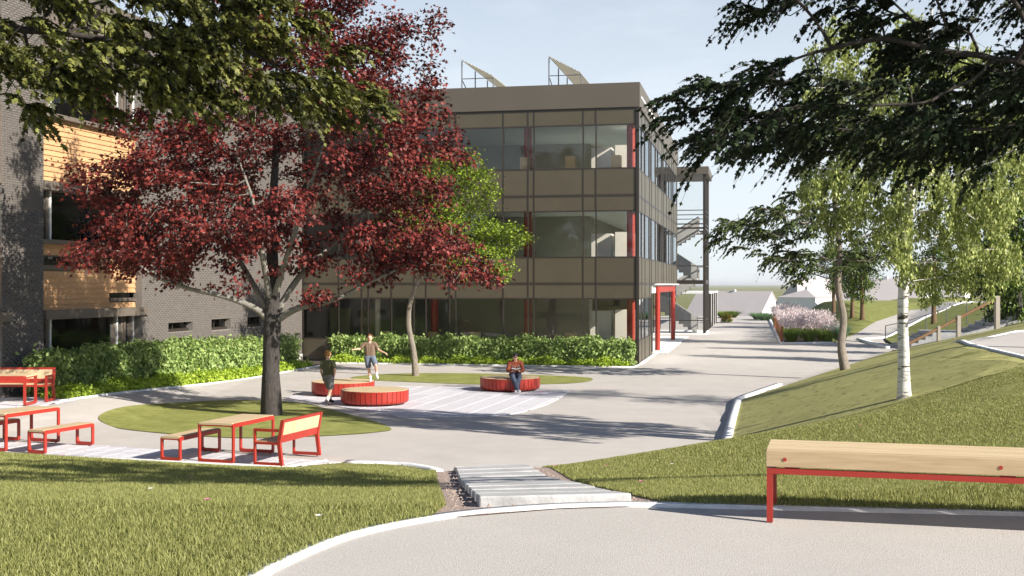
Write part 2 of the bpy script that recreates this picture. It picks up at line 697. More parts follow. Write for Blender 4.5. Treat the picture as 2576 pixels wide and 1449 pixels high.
def drape(name, poly, m, off=0.0, g=1.0, gy=None, kind='structure', parent=None):
    """a polygon cut on a grid and laid on the terrain"""
    bm = bmesh.new()
    vs = [bm.verts.new((p[0], p[1], 0)) for p in ccw(poly)]
    f = bm.faces.new(vs)
    bmesh.ops.triangulate(bm, faces=[f])
    xs = [p[0] for p in poly]
    ys = [p[1] for p in poly]
    for a, b, ax in ((min(xs), max(xs), 0), (min(ys), max(ys), 1)):
        st = (gy or g) if ax else g
        k = math.ceil(a / st)
        while k * st < b:
            co = (k * st, 0, 0) if ax == 0 else (0, k * st, 0)
            no = (1, 0, 0) if ax == 0 else (0, 1, 0)
            bmesh.ops.bisect_plane(bm, geom=bm.verts[:] + bm.edges[:] + bm.faces[:], plane_co=co, plane_no=no)
            k += 1
    bm.verts.ensure_lookup_table()
    hx = np.array([v.co.x for v in bm.verts])
    hy = np.array([v.co.y for v in bm.verts])
    hz = HH(hx, hy) + off
    for v, z in zip(bm.verts, hz):
        v.co.z = z
    me = bpy.data.meshes.new(name)
    bm.to_mesh(me)
    bm.free()
    o = link(name, me, m, parent)
    if kind:
        o['kind'] = kind
    return o


def kerb(pts, wdt, hgt, name='kerb', m='kerb', step=.5, base=-.12):
    """a band of stone following a line on the terrain"""
    q = []
    for i in range(len(pts) - 1):
        a, b = np.array(pts[i]), np.array(pts[i + 1])
        n = max(1, int(np.hypot(*(b - a)) / step))
        for k in range(n):
            q.append(a + (b - a) * k / n)
    q.append(np.array(pts[-1]))
    q = np.array(q)
    t = np.gradient(q, axis=0)
    t /= np.linalg.norm(t, axis=1)[:, None] + 1e-9
    nr = np.stack([-t[:, 1], t[:, 0]], 1) * wdt / 2
    z = HH(q[:, 0], q[:, 1])
    L, R = q + nr, q - nr
    n = len(q)
    V = np.vstack([np.column_stack([L, z + base]), np.column_stack([R, z + base]), np.column_stack([R, z + hgt]), np.column_stack([L, z + hgt])])
    F = []
    for i in range(n - 1):
        for a, b in ((0, 1), (1, 2), (2, 3), (3, 0)):
            F.append((a * n + i, b * n + i, b * n + i + 1, a * n + i + 1)[::-1])
    F.append((0, n, 2 * n, 3 * n))
    F.append((n - 1, 4 * n - 1, 3 * n - 1, 2 * n - 1))
    o = link(name, npmesh(name, V, np.array(F)), m)
    o['kind'] = 'structure'
    return o


# ------------------------------------------------------------------ ground
gx = np.concatenate([[-9000, -4000, -1500, -600, -250, -120, -70], np.arange(-50, 60.1, 1.0), [75, 100, 160, 300, 700, 1600, 4000, 9000]])
gy = np.concatenate([[-600, -200, -80, -30, -10], np.arange(0, 130.1, 1.0), np.arange(134, 240, 6), [260, 320, 450, 700, 1200, 2500, 5000, 9000, 14000]])
GX, GY = np.meshgrid(gx, gy)
GZ = HH(GX.ravel(), GY.ravel()) - .10
nx, ny = len(gx), len(gy)
ii = np.arange(nx * ny).reshape(ny, nx)
F = np.stack([ii[:-1, :-1], ii[:-1, 1:], ii[1:, 1:], ii[1:, :-1]], -1).reshape(-1, 4)
g = link('ground', npmesh('ground', np.column_stack([GX.ravel(), GY.ravel(), GZ]), F), 'field')
g['kind'] = 'structure'

# building axes
CX, CY = P(1605, 916.5)                     # corner of the glazed building
E1 = np.array([-.9795, .2016])              # front facade, from the corner to the left
E2 = np.array([.2016, .9795])               # right facade, from the corner backwards
WX, WY = P(760, 906)                        # where the brick wing meets the glazed front
WD = np.array([(1935 - 1288) / FD, 1.0])
WD /= np.hypot(*WD)                         # direction of the brick wing (away from the viewer)
WN = np.array([WD[1], -WD[0]])              # its outward normal (to the right)


def wing(px, py, off=0.0):
    """pixel to (distance along the wing towards the viewer, height), on the wall plane pushed out by off"""
    ox, oy = WX + WN[0] * off, WY + WN[1] * off
    k = (px - 1288) / FD
    t = (ox - k * oy) / (WD[0] - k * WD[1])
    Y = oy - WD[1] * t
    return t, CAMZ - (py - HOR) * Y / FD


def wpt(t, off):
    return (WX - WD[0] * t + WN[0] * off, WY - WD[1] * t + WN[1] * off)


# plaza and road
road_end = 124.0
rl = lambda y: 15.3 + .2047 * (y - 68)      # left edge of the planted bed
plaza_poly = [tuple(p) for p in KP[1:9]] + [(19.6, 59.2), (20.9, 64.9), (22.4, 71.7), (20.6, 74.5), (18.2, 66.4), (14.9, 65.5)]
plaza_poly = [(-14, 23.2), (-9.87, 22.15), (-4.08, 20.6)] + [tuple(p) for p in KP[4:9]] + [(19.7, 59.4), (20.9, 65.5), (20.6, 72.5), (18.1, 66.7), (15.05, 65.8), (rl(road_end), road_end),
                                            (8, road_end), (8, 100), (-40, 100), (-40, 30)]
drape('plaza', plaza_poly, 'pavement', 0.0, g=.75)

# kerb along the plaza edge of the lawns
kerb([P(870, 1165), P(960, 1167), P(1020, 1171), P(1060, 1177.5), P(1090, 1184), P(1104, 1190)], .17, .05, step=.2)
kerb([P(1820, 1131), P(1829, 1118), P(1842, 1060), P(1856, 1012), P(1872, 1003), P(1960, 972)], .2, .10, step=.3)
kerb([P(-300, 1129), P(0, 1144.5), P(360, 1161), P(715, 1178)], .07, .045)
kerb([P(715, 1178), P(820, 1162)], .07, .045)

# foreground path
pk = [P(600, 1470, ZP), P(690, 1425, ZP), P(858, 1354, ZP), P(1025, 1315, ZP), P(1192, 1290.7, ZP), P(1392, 1275.5, ZP), P(1558, 1270.6, ZP), P(1717, 1273, ZP),
      P(2100, 1282, ZP), P(2576, 1294, ZP), P(3000, 1306, ZP), (9.5, 7.55), (14, 7.4)]
pk = [(-2.6, 3.4), (-1.95, 5.0)] + pk
pks = spline(pk, 5)
drape('path', pks + [(14, -12), (-4, -12)], 'path', -.004, g=1.0)
kerb(pks, .105, .018, step=.25)

# lawns
south = [tuple(p) for p in KP[1:4]]
ST_A, ST_B = (.30, 8.62), (-.47, 20.35)     # centre line of the concrete steps
gw = .78
left_lawn = [(-14, 23.85), (-9.87, 22.8), (-4.02, 21.15), P(845, 1164), P(960, 1169), P(1020, 1173), P(1060, 1179.5), P(1085, 1186), (-1.32, 20.3),
             (ST_A[0] - gw, ST_A[1] - .1)] + [p for p in pks if p[0] < ST_A[0] - gw][::-1] + [(-14, 3)]
drape('lawn', left_lawn, 'lawn', .012, g=1.0)
right_pk = [p for p in pks if p[0] > ST_A[0] + gw]
plat = [PH(2390, 850), (11.6, 30.0), (10.75, 25.0), (9.9, 20.5), (9.5, 16)]
plat[0] = (13.2, 35.8)
right_lawn = [(ST_A[0] + gw, ST_A[1] - .1), (.45, 20.55), (4.25, 23.6), (6.45, 33.2), (18.5, 57.6), (19.6, 58.2), (25, 56.8), (34, 55), (34, 38), (16.7, 38.9)] + plat + \
             [(9.8, 12), (10.4, 8)] + right_pk[::-1]
drape('lawn', right_lawn, 'lawn', .012, g=1.0)
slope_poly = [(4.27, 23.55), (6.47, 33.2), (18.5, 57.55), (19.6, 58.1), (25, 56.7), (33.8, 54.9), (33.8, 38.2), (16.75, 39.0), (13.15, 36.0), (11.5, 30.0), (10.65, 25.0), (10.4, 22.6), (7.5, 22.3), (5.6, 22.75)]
drape('lawn', slope_poly, 'lightened_dry_turf', .024, g=1.0)
drape('upper_path', [(16.7, 38.9)] + plat + [(9.8, 12), (10.4, 8), (16, 8), (20, 20), (34, 38)], 'pavement', .02, g=1.0)
kerb(plat[::-1], .16, .06, step=.5)
kerb([(13.2, 35.8), (16.7, 38.7), (24, 44)], .14, .06, step=.5)

# lawn behind the stairs, the slope with the small trees and the ramp
back_lawn = [(19.7, 59.2), (21.0, 65.2), (22.6, 72.0), (28.4, 81.3), (34, 88), (60, 92), (60, 57), (34, 55.2), (25, 57)]
drape('lawn', back_lawn, 'turf', .03, g=1.2)
hill = [(18.0, 66.6), (20.5, 72.6), (25.6, 83.0), (31, 92), (60, 98), (60, 118), (29, 118), (25.5, 103), (19.5, 74)]
drape('lawn', hill, 'turf', .03, g=1.2)
drape('ramp', [(20.6, 65.3), (22.5, 72.0), (28.3, 81.2), (34, 88), (60, 92), (60, 98), (31, 92), (25.6, 83.2), (20.5, 72.8), (19.4, 69)], 'pavement', .035, g=1.0)
kerb([P(2160, 856), P(2232, 877), P(2257, 876.5)][1::-1] + [(22.4, 71.7), (28.2, 81.0), (34, 87.6)], .26, .12, step=.6)

# grass islands
isl1 = [P(*p) for p in [(250, 1057), (300, 1038), (380, 1023), (480, 1012), (590, 1008), (720, 1011), (800, 1024), (880, 1044), (945, 1062), (985, 1080), (960, 1087), (880, 1094),
                        (760, 1100), (620, 1103), (500, 1098), (400, 1090), (310, 1080), (262, 1069)]]
drape('lawn', spline(isl1, 4, True), 'turf', .016, g=.75)
isl2 = [P(*p) for p in [(882, 950.5), (920, 945), (985, 941), (1080, 939), (1200, 940), (1320, 943), (1420, 946.5), (1478, 950), (1492, 955), (1478, 960.5), (1430, 965),
                        (1340, 967.5), (1240, 968), (1120, 965), (1000, 960), (920, 956)]]
drape('lawn', spline(isl2, 4, True), 'turf', .012, g=.75)


# ------------------------------------------------------------------ paving of single slabs
def paving(clip, o, d, la, wb, nm='paving', sub=None, gap=.03, lim=None):
    """slabs la x wb in rows along d from o, each its own piece, cut by the convex outline"""
    clip = ccw(clip)
    drape(nm, clip, 'joint', .011, g=1.0)
    base = [ob for ob in COL.objects if ob.name.startswith(nm) and ob.type == 'MESH' and not ob.parent][-1]
    d = np.array(d) / np.hypot(*d)
    nrm = np.array([-d[1], d[0]])
    c = np.array(clip) - np.array(o)
    ua, ub = c @ d, c @ nrm
    for j in range(int(math.floor(ub.min() / wb)), int(math.ceil(ub.max() / wb))):
        for i in range(int(math.floor(ua.min() / la)), int(math.ceil(ua.max() / la))):
            sh = 0
            a0, a1 = i * la + sh + gap / 2, (i + 1) * la + sh - gap / 2
            b0, b1 = j * wb + gap / 2, (j + 1) * wb - gap / 2
            q = [tuple(np.array(o) + d * a + nrm * b) for a, b in ((a0, b0), (a1, b0), (a1, b1), (a0, b1))]
            q = clip_convex(ccw(q), clip)
            if len(q) < 3 or abs(area(q)) < .01:
                continue
            hz = HH(np.array([p[0] for p in q]), np.array([p[1] for p in q]))
            n = len(q)
            dz = random.uniform(.022, .026)
            mb = MB()
            mb.add([(p[0], p[1], h - .02) for p, h in zip(q, hz)] + [(p[0], p[1], h + dz) for p, h in zip(q, hz)],
                   [tuple(range(n, 2 * n))] + [(k, (k + 1) % n, (k + 1) % n + n, k + n) for k in range(n)])
            mb.build('slab', 'slab', base)
    return base


pv = [P(*p) for p in [(712, 1001), (845, 976), (1000, 972.5), (1180, 975), (1432, 984), (1412, 1000), (1375, 1019), (1320, 1036), (1280, 1044), (1230, 1048), (1085, 1050), (1000, 1049)]]
paving(pv, P(1230, 1048), np.array(P(1432, 984)) - np.array(P(1296, 1042)), 2.4, .62)
# paved strip under the tables
tv = [P(-330, 1105), P(-330, 1131), P(0, 1144), P(360, 1160.5), P(715, 1177.5), P(868, 1165), P(500, 1140), P(200, 1119)]
paving([P(-330, 1105), P(-330, 1130.5), P(0, 1143.5), P(715, 1177), P(868, 1165), P(230, 1121)], P(600, 1171), (.31, .95), .62, .42)
# paved patch by the brick wing (raised a little)
paving([(-15.0, 30.9), (-15.0, 28.6), (-11.6, 28.9), (-11.3, 31.3)], (-11.5, 29), (1, .05), .6, .4)

# ------------------------------------------------------------------ concrete steps and their gravel bed
stv = np.array(ST_B) - np.array(ST_A)
stl = np.hypot(*stv)
std = stv / stl
stn = np.array([std[1], -std[0]])
A, B = np.array(ST_A), np.array(ST_B)
drape('gravel', [tuple(A + stn * 1.5 - std * .25), tuple(B + stn * 1.0 + std * .05), tuple(B - stn * 1.0 + std * .05), tuple(A - stn * 1.3 - std * .85), tuple(A - std * .4)], 'gravel', .004, g=.5)
NS = 13
me_s = None
stair = thing('garden_steps', (A[0], A[1], H(*A)), 'concrete slab steps set in gravel leading down from the path to the plaza', 'steps')
for i in range(NS):
    c = A + std * (.2 + i * (stl - .42) / (NS - 1))
    a, b = std * .37, stn * .545
    q = [c - a - b, c - a + b, c + a + b, c + a - b]
    mb = MB()
    j = [random.uniform(-.006, .006) for _ in range(4)]
    mb.hexa([(p[0], p[1], H(*p) - .12) for p in q], [(p[0], p[1], H(*p) + .075 + jj) for p, jj in zip(q, j)])
    o = mb.build('slab', 'concrete', stair, world=True)
    bv = o.modifiers.new('b', 'BEVEL')
    bv.width = .012
    bv.segments = 2
kerb([tuple(B - stn * .8 + std * .16), tuple(B + stn * .72 + std * .16)], .08, .03, step=.3)

# pebbles
npb = 1500
tt = RNG.rand(npb) * stl - .3
ss = (RNG.rand(npb) * 2 - 1) * .74
pp = A + std * tt[:, None] + stn * ss[:, None]
pz = HH(pp[:, 0], pp[:, 1]) + .008
tv4 = np.array([(1, 0, -.3), (-.5, .87, -.3), (-.5, -.87, -.3), (0, 0, .7)])
sz = .010 + .014 * RNG.rand(npb)
V = (np.column_stack([pp, pz])[:, None, :] + tv4[None] * sz[:, None, None] * (1 + .5 * RNG.rand(npb, 4, 1))).reshape(-1, 3)
F = (np.arange(npb)[:, None, None] * 4 + np.array([(0, 1, 3), (1, 2, 3), (2, 0, 3)])[None]).reshape(-1, 3)
tag(link('pebbles', npmesh('pebbles', V, F), 'gravel'), 'pinkish grey pebbles around the concrete slab steps', 'gravel', kind='stuff')

# ------------------------------------------------------------------ glazed building
CW = np.array([CX, CY])
FN = np.array([-E2[0], -E2[1]])             # outward normal of the front
RN = np.array([-E1[0], -E1[1]])             # outward normal of the right side


def fu(px):
    """pixel column to distance along the front from the corner"""
    k = (px - 1288) / FD
    return (k * CY - CX) / (E1[0] - k * E1[1])


def rt(px):
    k = (px - 1288) / FD
    return (k * CY - CX) / (E2[0] - k * E2[1])


def fbox(mb, u0, u1, d0, d1, z0, z1):
    """box on the front: u along, d outward"""
    q = [CW + E1 * u + FN * d for u, d in ((u1, d1), (u0, d1), (u0, d0), (u1, d0))]
    return mb.hexa([(*p, z0) for p in q], [(*p, z1) for p in q])


def rbox(mb, t0, t1, d0, d1, z0, z1):
    q = [CW + E2 * t + RN * d for t, d in ((t0, d1), (t1, d1), (t1, d0), (t0, d0))]
    return mb.hexa([(*p, z0) for p in q], [(*p, z1) for p in q])


RL = rt(1703)
FL = fu(759.5)
ZB, Z1, Z2, Z3, ZR = 0.0, 3.32, 6.98, 10.6, 11.62
bld = thing('glazed_school_building', (CX, CY, 0), 'three storey school building with dark glazed curtain walls and bronze panels', 'building')
mull_f = [fu(x) for x in (1041.6, 1071.9, 1131.3, 1146.9, 1266.2, 1328.6, 1343.6, 1466.9, 1499.3)]
lf = [fu(x) for x in (852.6, 910, 927, 985)]
us = sorted([0.09] + mull_f + lf + [FL - .05])
# rows: (z0, z1, is window)
rows = [(0.0, .95, 0), (.95, 2.70, 1), (2.70, Z1, 0), (Z1, 4.42, 0), (4.42, 6.34, 1), (6.34, Z2, 0), (Z2, 8.10, 0), (8.10, 9.91, 1), (9.91, Z3, 0)]
MW = .028
for a, b in zip(us[:-1], us[1:]):
    for z0, z1, win in rows:
        mb = MB()
        if win:
            fbox(mb, a + MW, b - MW, -.03, -.015, z0 + .03, z1 - .03)
            mb.build('window_pane', 'glass', bld, world=True)
        else:
            fbox(mb, a + MW, b - MW, -.05, random.uniform(.0, .004), z0 + .03, z1 - .03)
            mb.build('spandrel_panel', 'facade_panel', bld, world=True)
for u in us:
    mb = MB()
    fbox(mb, u - MW, u + MW, -.08, .014, 0, Z3)
    mb.build('mullion', 'mullion', bld, world=True)
for z, h in [(.0, .03), (.95, .03), (2.70, .03), (Z1, .055), (4.42, .03), (6.34, .03), (Z2, .055), (8.10, .03), (9.91, .03), (Z3 - .03, .04)]:
    mb = MB()
    fbox(mb, .02, FL, -.07, .010, z - h if z else 0, z + h)
    mb.build('transom', 'mullion', bld, world=True)
# right side
zx = [90, 132, 190, 215, 270, 300, 350, 370, 410, 443, 475, 497]
ts = [.09] + [rt((2380 + x * .28986) / 1.4907) for x in zx] + [RL - .06]
TG = rt(1647)                               # ground floor stops here, open undercroft behind
for a, b in zip(ts[:-1], ts[1:]):
    for z0, z1, win in rows:
        if z0 < Z1 - .1 and b > TG + .05:
            continue
        mb = MB()
        if win:
            rbox(mb, a + MW, b - MW, -.03, -.015, z0 + .03, z1 - .03)
            mb.build('window_pane', 'glass', bld, world=True)
        else:
            rbox(mb, a + MW, b - MW, -.05, random.uniform(0, .004), z0 + .03, z1 - .03)
            mb.build('spandrel_panel', 'facade_panel', bld, world=True)
tg = [a for a in ts if a < TG + .05][-1]
for t in ts:
    mb = MB()
    rbox(mb, t - MW, t + MW, -.08, .02, 0 if t < TG + .05 else Z1, Z3)
    mb.build('mullion', 'mullion', bld, world=True)
for z, h in [(.0, .03), (.95, .03), (2.70, .03), (Z1, .055), (4.42, .03), (6.34, .03), (Z2, .055), (8.10, .03), (9.91, .03), (Z3 - .03, .04)]:
    mb = MB()
    rbox(mb, .02, tg + .03 if z < Z1 - .1 else RL, -.07, .010, z - h if z else 0, z + h)
    mb.build('transom', 'mullion', bld, world=True)
mb = MB()
q = CW
fbox(mb, -.05, .06, -.06, .05, 0, Z3)
mb.build('corner_post', 'mullion', bld, world=True)
# parapet ring and roof
mb = MB()
fbox(mb, -.08, FL + 4, -.35, .08, Z3 + .01, ZR)
mb.build('parapet', 'facade_cap', bld, world=True)
mb = MB()
rbox(mb, .36, RL + .08, -.35, .081, Z3 + .01, ZR)
mb.build('parapet', 'facade_cap', bld, world=True)
mb = MB()
rbox(mb, .6, 9.5, .082, .10, 11.05, 11.13)
mb.build('white_line', 'white_strip', bld, world=True)  # thin plain white band along the side parapet
mb = MB()
q = [CW + E1 * a + E2 * b for a, b in ((-.05, .02), (FL + 4, .02), (FL + 4, RL - .02), (-.05, RL - .02))]
for z0, z1 in ((Z3 + .02, Z3 + .3),):
    mb.hexa([(*p, z0) for p in q[::-1]], [(*p, z1) for p in q[::-1]])
mb.build('roof', 'facade_cap', bld, world=True)
# floors and inner walls
IW = [.15, FL + 3.5]
for z in (Z1, Z2):
    mb = MB()
    q = [CW + E1 * a + E2 * b for a, b in ((.1, .12), (IW[1], .12), (IW[1], RL - .1), (.1, RL - .1))][::-1]
    mb.hexa([(*p, z - .45) for p in q], [(*p, z + .02) for p in q])
    mb.build('floor_slab', 'interior_ceiling', bld, world=True)
mb = MB()
q = [CW + E1 * a + E2 * b for a, b in ((.1, .12), (IW[1], .12), (IW[1], RL - .1), (.1, RL - .1))][::-1]
mb.hexa([(*p, 9.98) for p in q], [(*p, 10.2) for p in q])
mb.build('ceiling', 'interior_ceiling', bld, world=True)
q = [CW + E1 * a + E2 * b for a, b in ((.1, .12), (IW[1], .12), (IW[1], TG), (.1, TG))][::-1]
mb = MB()
mb.hexa([(*p, .03) for p in q], [(*p, .06) for p in q])
mb.build('floor_slab', 'interior_floor', bld, world=True)
for z0, z1 in ((.06, Z1 - .46), (Z1 + .03, Z2 - .46), (Z2 + .03, 9.97)):
    for (a0, a1, b0, b1) in ((3.2, IW[1], 7.0, 7.2), (IW[1], IW[1] + .2, .2, 7.0), (3.0, 3.2, 7.0, RL - 1)):
        mb = MB()
        q = [CW + E1 * a + E2 * b for a, b in ((a0, b0), (a1, b0), (a1, b1), (a0, b1))][::-1]
        mb.hexa([(*p, z0) for p in q], [(*p, z1) for p in q])
        mb.build('inner_wall', 'interior_wall', bld, world=True)
# far and left outer walls
mb = MB()
q = [CW + E1 * a + E2 * b for a, b in ((0, RL - .12), (FL + 4, RL - .12), (FL + 4, RL), (0, RL))][::-1]
mb.hexa([(*p, Z1) for p in q], [(*p, Z3) for p in q])
mb.build('rear_wall', 'facade_panel', bld, world=True)
# undercroft
mb = MB()
rbox(mb, TG + .04, RL - .02, -3.4, -3.2, 0, Z1 - .46)
mb.build('undercroft_wall', 'facade_panel', bld, world=True)
mb = MB()
q = [CW + E2 * t + RN * d for t, d in ((TG + .02, -.1), (TG + .02, -3.2), (TG + .1, -3.2), (TG + .1, -.1))]
mb.hexa([(*p, 0.02) for p in q[::-1]], [(*p, Z1 - .46) for p in q[::-1]])
mb.build('undercroft_wall', 'facade_panel', bld, world=True)
mb = MB()
rbox(mb, TG, RL + .1, -.15, .12, Z1 - .06, Z1 + .005)
mb.build('soffit_edge', 'white_trim', bld, world=True)
mb = MB()
rbox(mb, TG - .1, RL + 2.2, -3.2, .62, .004, .03)
mb.build('terrace_slab', 'white_trim', bld, world=True)
for px0, px1, py in ((1648.6, 1660, 876), (1688, 1698.6, 850.5)):
    t = rt(.5 * (px0 + px1)) + .2
    mb = MB()
    c = CW + E2 * t + RN * -.02
    mb.tube([(*c, .03), (*c, Z1 - .13)], .125, 16)
    mb.build('red_column', 'red_metal', bld, world=True)
mb = MB()
t0_, t1_ = rt(1654) + .2, rt(1693) + .2
rbox(mb, t0_ + .14, t1_ - .14, -.12, .06, Z1 - .42, Z1 - .14)
mb.build('red_beam', 'red_metal', bld, world=True)
# red columns inside and white partitions by the corner
for u, dpt in ((.33, .36), (fu(1322), .55), (fu(1085), .55)):
    for z0, z1 in ((.06, Z1 - .46), (Z1 + .03, Z2 - .46), (Z2 + .03, 9.97)):
        c = CW + E1 * u + E2 * dpt
        mb = MB()
        mb.tube([(*c, z0), (*c, z1)], .17, 14)
        mb.build('red_column', 'red_metal', bld, world=True)
for z0 in (.06, Z1 + .03, Z2 + .03):
    for (a0, a1, b0, b1, h) in ((.32, 1.05, .9, 2.2, 2.15), (1.25, 2.1, 1.2, 2.2, 2.1)):
        mb = MB()
        q = [CW + E1 * a + E2 * b for a, b in ((a0, b0), (a1, b0), (a1, b1), (a0, b1))][::-1]
        mb.hexa([(*p, z0) for p in q], [(*p, z0 + h) for p in q])
        mb.build('white_cabinet', 'white_cabinet', bld, world=True)
for px in (1432, 1318, 1190, 1085, 968, 1548):
    for z0, hh in ((.06, 1.2), (Z2 + .03, 1.65)):
        if px == 1548 and z0 < 1:
            continue
        u = fu(px)
        mb = MB()
        fbox(mb, u - .2, u + .2, -.62, -.16, z0, z0 + hh)
        mb.build('wooden_cabinet', 'cabinet', bld, world=True)
mb = MB()
u = fu(944)
c = CW + E1 * u + E2 * .35
mb.tube([(*c, .06), (*c, Z1 - .46)], .12, 14)
mb.build('pale_column', 'column_paint', bld, world=True)
for px in (885, 805):
    mb = MB()
    u = fu(px)
    fbox(mb, u - .5, u + .5, -2.6, -2.55, .06, 2.2)
    d = mb.build('inner_door', 'door_paint', bld, world=True)
    mb = MB()
    fbox(mb, u - .42, u - .3, -2.55, -2.49, 1.02, 1.06)
    mb.build('handle', 'steel', d, world=True)
# plinth strip
mb = MB()
rbox(mb, .0, TG + .05, .05, .16, 0, .05)
mb.build('plinth', 'white_trim', bld, world=True)

# solar racks on the roof
for px, nm in ((1162, 'left'), (1381, 'right')):
    u0 = fu(px)
    k = (px - 1288) / FD
    # near left foot is 1.2 m behind the facade
    dep = 1.2
    base = CW + E2 * dep
    u0 = (k * base[1] - base[0]) / (E1[0] - k * E1[1])
    f = base + E1 * u0
    wdt = 1.4
    zt, zs, zb = 13.0, 12.25, Z3 + .3
    r = thing('solar_rack', (f[0], f[1], zb), 'steel rack of slatted solar collectors on the roof, %s' % ('nearer the red maple' if nm == 'left' else 'nearer the building corner'),
              'solar panel', 'solar racks on the roof')
    n = 4
    for i in range(n):
        p = f + E2 * (i * 2.5)
        q = p - E1 * wdt
        mb = MB()
        mb.tube([(*p, zb), (*p, zt)], .028, 8)
        mb.build('post', 'steel', r, world=True)
        mb = MB()
        mb.tube([(*q, zb), (*q, zs)], .028, 8)
        mb.build('post', 'steel', r, world=True)
        mb = MB()
        mb.tube([(*p, zs - .02), (*q, zs - .02)], .02, 8)
        mb.build('brace', 'steel', r, world=True)
        if i < n - 1:
            p2 = f + E2 * ((i + 1) * 2.5)
            mb = MB()
            mb.tube([(*p, zs - .05), (*p2, zb + .45)], .02, 8)
            mb.build('brace', 'steel', r, world=True)
            mb = MB()
            mb.tube([(*p, zb + .45), (*p2, zb + .45)], .02, 8)
            mb.build('brace', 'steel', r, world=True)
    L = (n - 1) * 2.5 + .15
    for j in range(9):
        a = j / 9.0
        b = a + .075
        mb = MB()
        pts = []
        for s_ in (a, b):
            c0 = f - E1 * (wdt * s_) - E2 * .1
            z = zt + (zs - zt) * s_ + .035
            pts.append((c0, z))
        (c0, za), (c1, zb_) = pts
        mb.hexa([(*c0, za), (*(c0 + E2 * L), za), (*(c1 + E2 * L), zb_), (*c1, zb_)][::-1],
                [(*c0, za + .03), (*(c0 + E2 * L), za + .03), (*(c1 + E2 * L), zb_ + .03), (*c1, zb_ + .03)][::-1])
        mb.build('slat', 'collector', r, world=True)

# ------------------------------------------------------------------ glazed stair tower
TX, TY = P(1772, 842)
TW = np.array([TX, TY])
tw = thing('stair_tower', (TX, TY, 0), 'tall glass stair tower with slim dark frames behind the glazed building', 'tower')
TWD, TDP = 4.6, 5.2


def tbox(mb, a0, a1, b0, b1, z0, z1):
    q = [TW + E1 * a + E2 * b for a, b in ((a1, b0), (a0, b0), (a0, b1), (a1, b1))]
    return mb.hexa([(*p, z0) for p in q], [(*p, z1) for p in q])


mb = MB()
tbox(mb, -.28, TWD + .6, -.28, TDP + .3, 10.48, 10.98)
mb.build('roof', 'facade_cap', tw, world=True)
mb = MB()
tbox(mb, -.1, TWD + .2, -.1, TDP + .1, 0.0, .10)
mb.build('plinth', 'white_trim', tw, world=True)
cols = [0.0, 2.25, 3.3, TWD]
for a in cols:
    for b in (0, TDP):
        mb = MB()
        w_ = .09 if a in (0, TWD) else .04
        tbox(mb, a - w_, a + w_, b - w_, b + w_, .1, 10.48)
        mb.build('post', 'mullion', tw, world=True)
for b in (1.75, 3.5):
    mb = MB()
    tbox(mb, -.05, .05, b - .04, b + .04, .1, 10.48)
    mb.build('post', 'mullion', tw, world=True)
for z, h in ((.93, .03), (3.44, .13), (4.5, .03), (6.98, .06), (7.25, .04), (7.85, .025), (8.15, .025)):
    for b in (0, TDP):
        mb = MB()
        tbox(mb, .05, TWD, b - .05, b + .05, z - h, z + h)
        mb.build('transom', 'mullion', tw, world=True)
    mb = MB()
    tbox(mb, -.06, .06, .05, TDP - .05, z - h, z + h)
    mb.build('transom', 'mullion', tw, world=True)
for a, b in zip(cols[:-1], cols[1:]):
    for z0, z1 in ((.1, .9), (.96, 3.31), (3.57, 4.47), (4.53, 6.92), (7.29, 10.48)):
        for dp in (0.0, TDP):
            mb = MB()
            tbox(mb, a + .06, b - .06, dp - .01, dp + .01, z0, z1)
            mb.build('window_pane', 'glass_clear', tw, world=True)
for b0, b1 in ((.06, 1.7), (1.8, 3.45), (3.55, TDP - .08)):
    for z0, z1 in ((.1, 3.31), (3.57, 6.92), (7.29, 10.48)):
        mb = MB()
        tbox(mb, -.01, .01, b0, b1, z0, z1)
        mb.build('window_pane', 'glass_clear', tw, world=True)
# flights inside
for z0 in (.1, 3.5):
    for fl_, (a0, a1, zz0, zz1, b0, b1) in enumerate(((.5, 3.2, 0, 1.75, .5, 1.9), (3.2, .5, 1.75, 3.4, 2.6, 4.0))):
        n = 9
        mb = MB()
        for i in range(n):
            s0, s1 = i / n, (i + 1) / n
            x0, x1 = a0 + (a1 - a0) * s0, a0 + (a1 - a0) * s1
            zt = z0 + zz0 + (zz1 - zz0) * s1
            tbox(mb, min(x0, x1), max(x0, x1), b0, b1, zt - .2, zt)
        mb.build('stair_flight', 'stair_screen', tw, world=True)
        for b in (b0 - .03, b1 + .03):
            mb = MB()
            q = []
            for x, z in ((a0, z0 + zz0), (a1, z0 + zz1)):
                q.append((TW + E1 * x + E2 * b, z))
            (p0, za), (p1, zb_) = q
            o2 = E2 * .02
            mb.hexa([(*(p0 - o2), za), (*(p1 - o2), zb_), (*(p1 + o2), zb_), (*(p0 + o2), za)],
                    [(*(p0 - o2), za + 1.0), (*(p1 - o2), zb_ + 1.0), (*(p1 + o2), zb_ + 1.0), (*(p0 + o2), za + 1.0)])
            mb.build('balustrade', 'stair_screen', tw, world=True)
    mb = MB()
    tbox(mb, 3.2, 4.3, .45, 4.0, z0 + 1.6, z0 + 1.75)
    mb.build('landing', 'stair_screen', tw, world=True)
    mb = MB()
    tbox(mb, .1, TWD, 4.0, TDP - .1, z0 + 3.25, z0 + 3.4)
    mb.build('landing', 'stair_screen', tw, world=True)

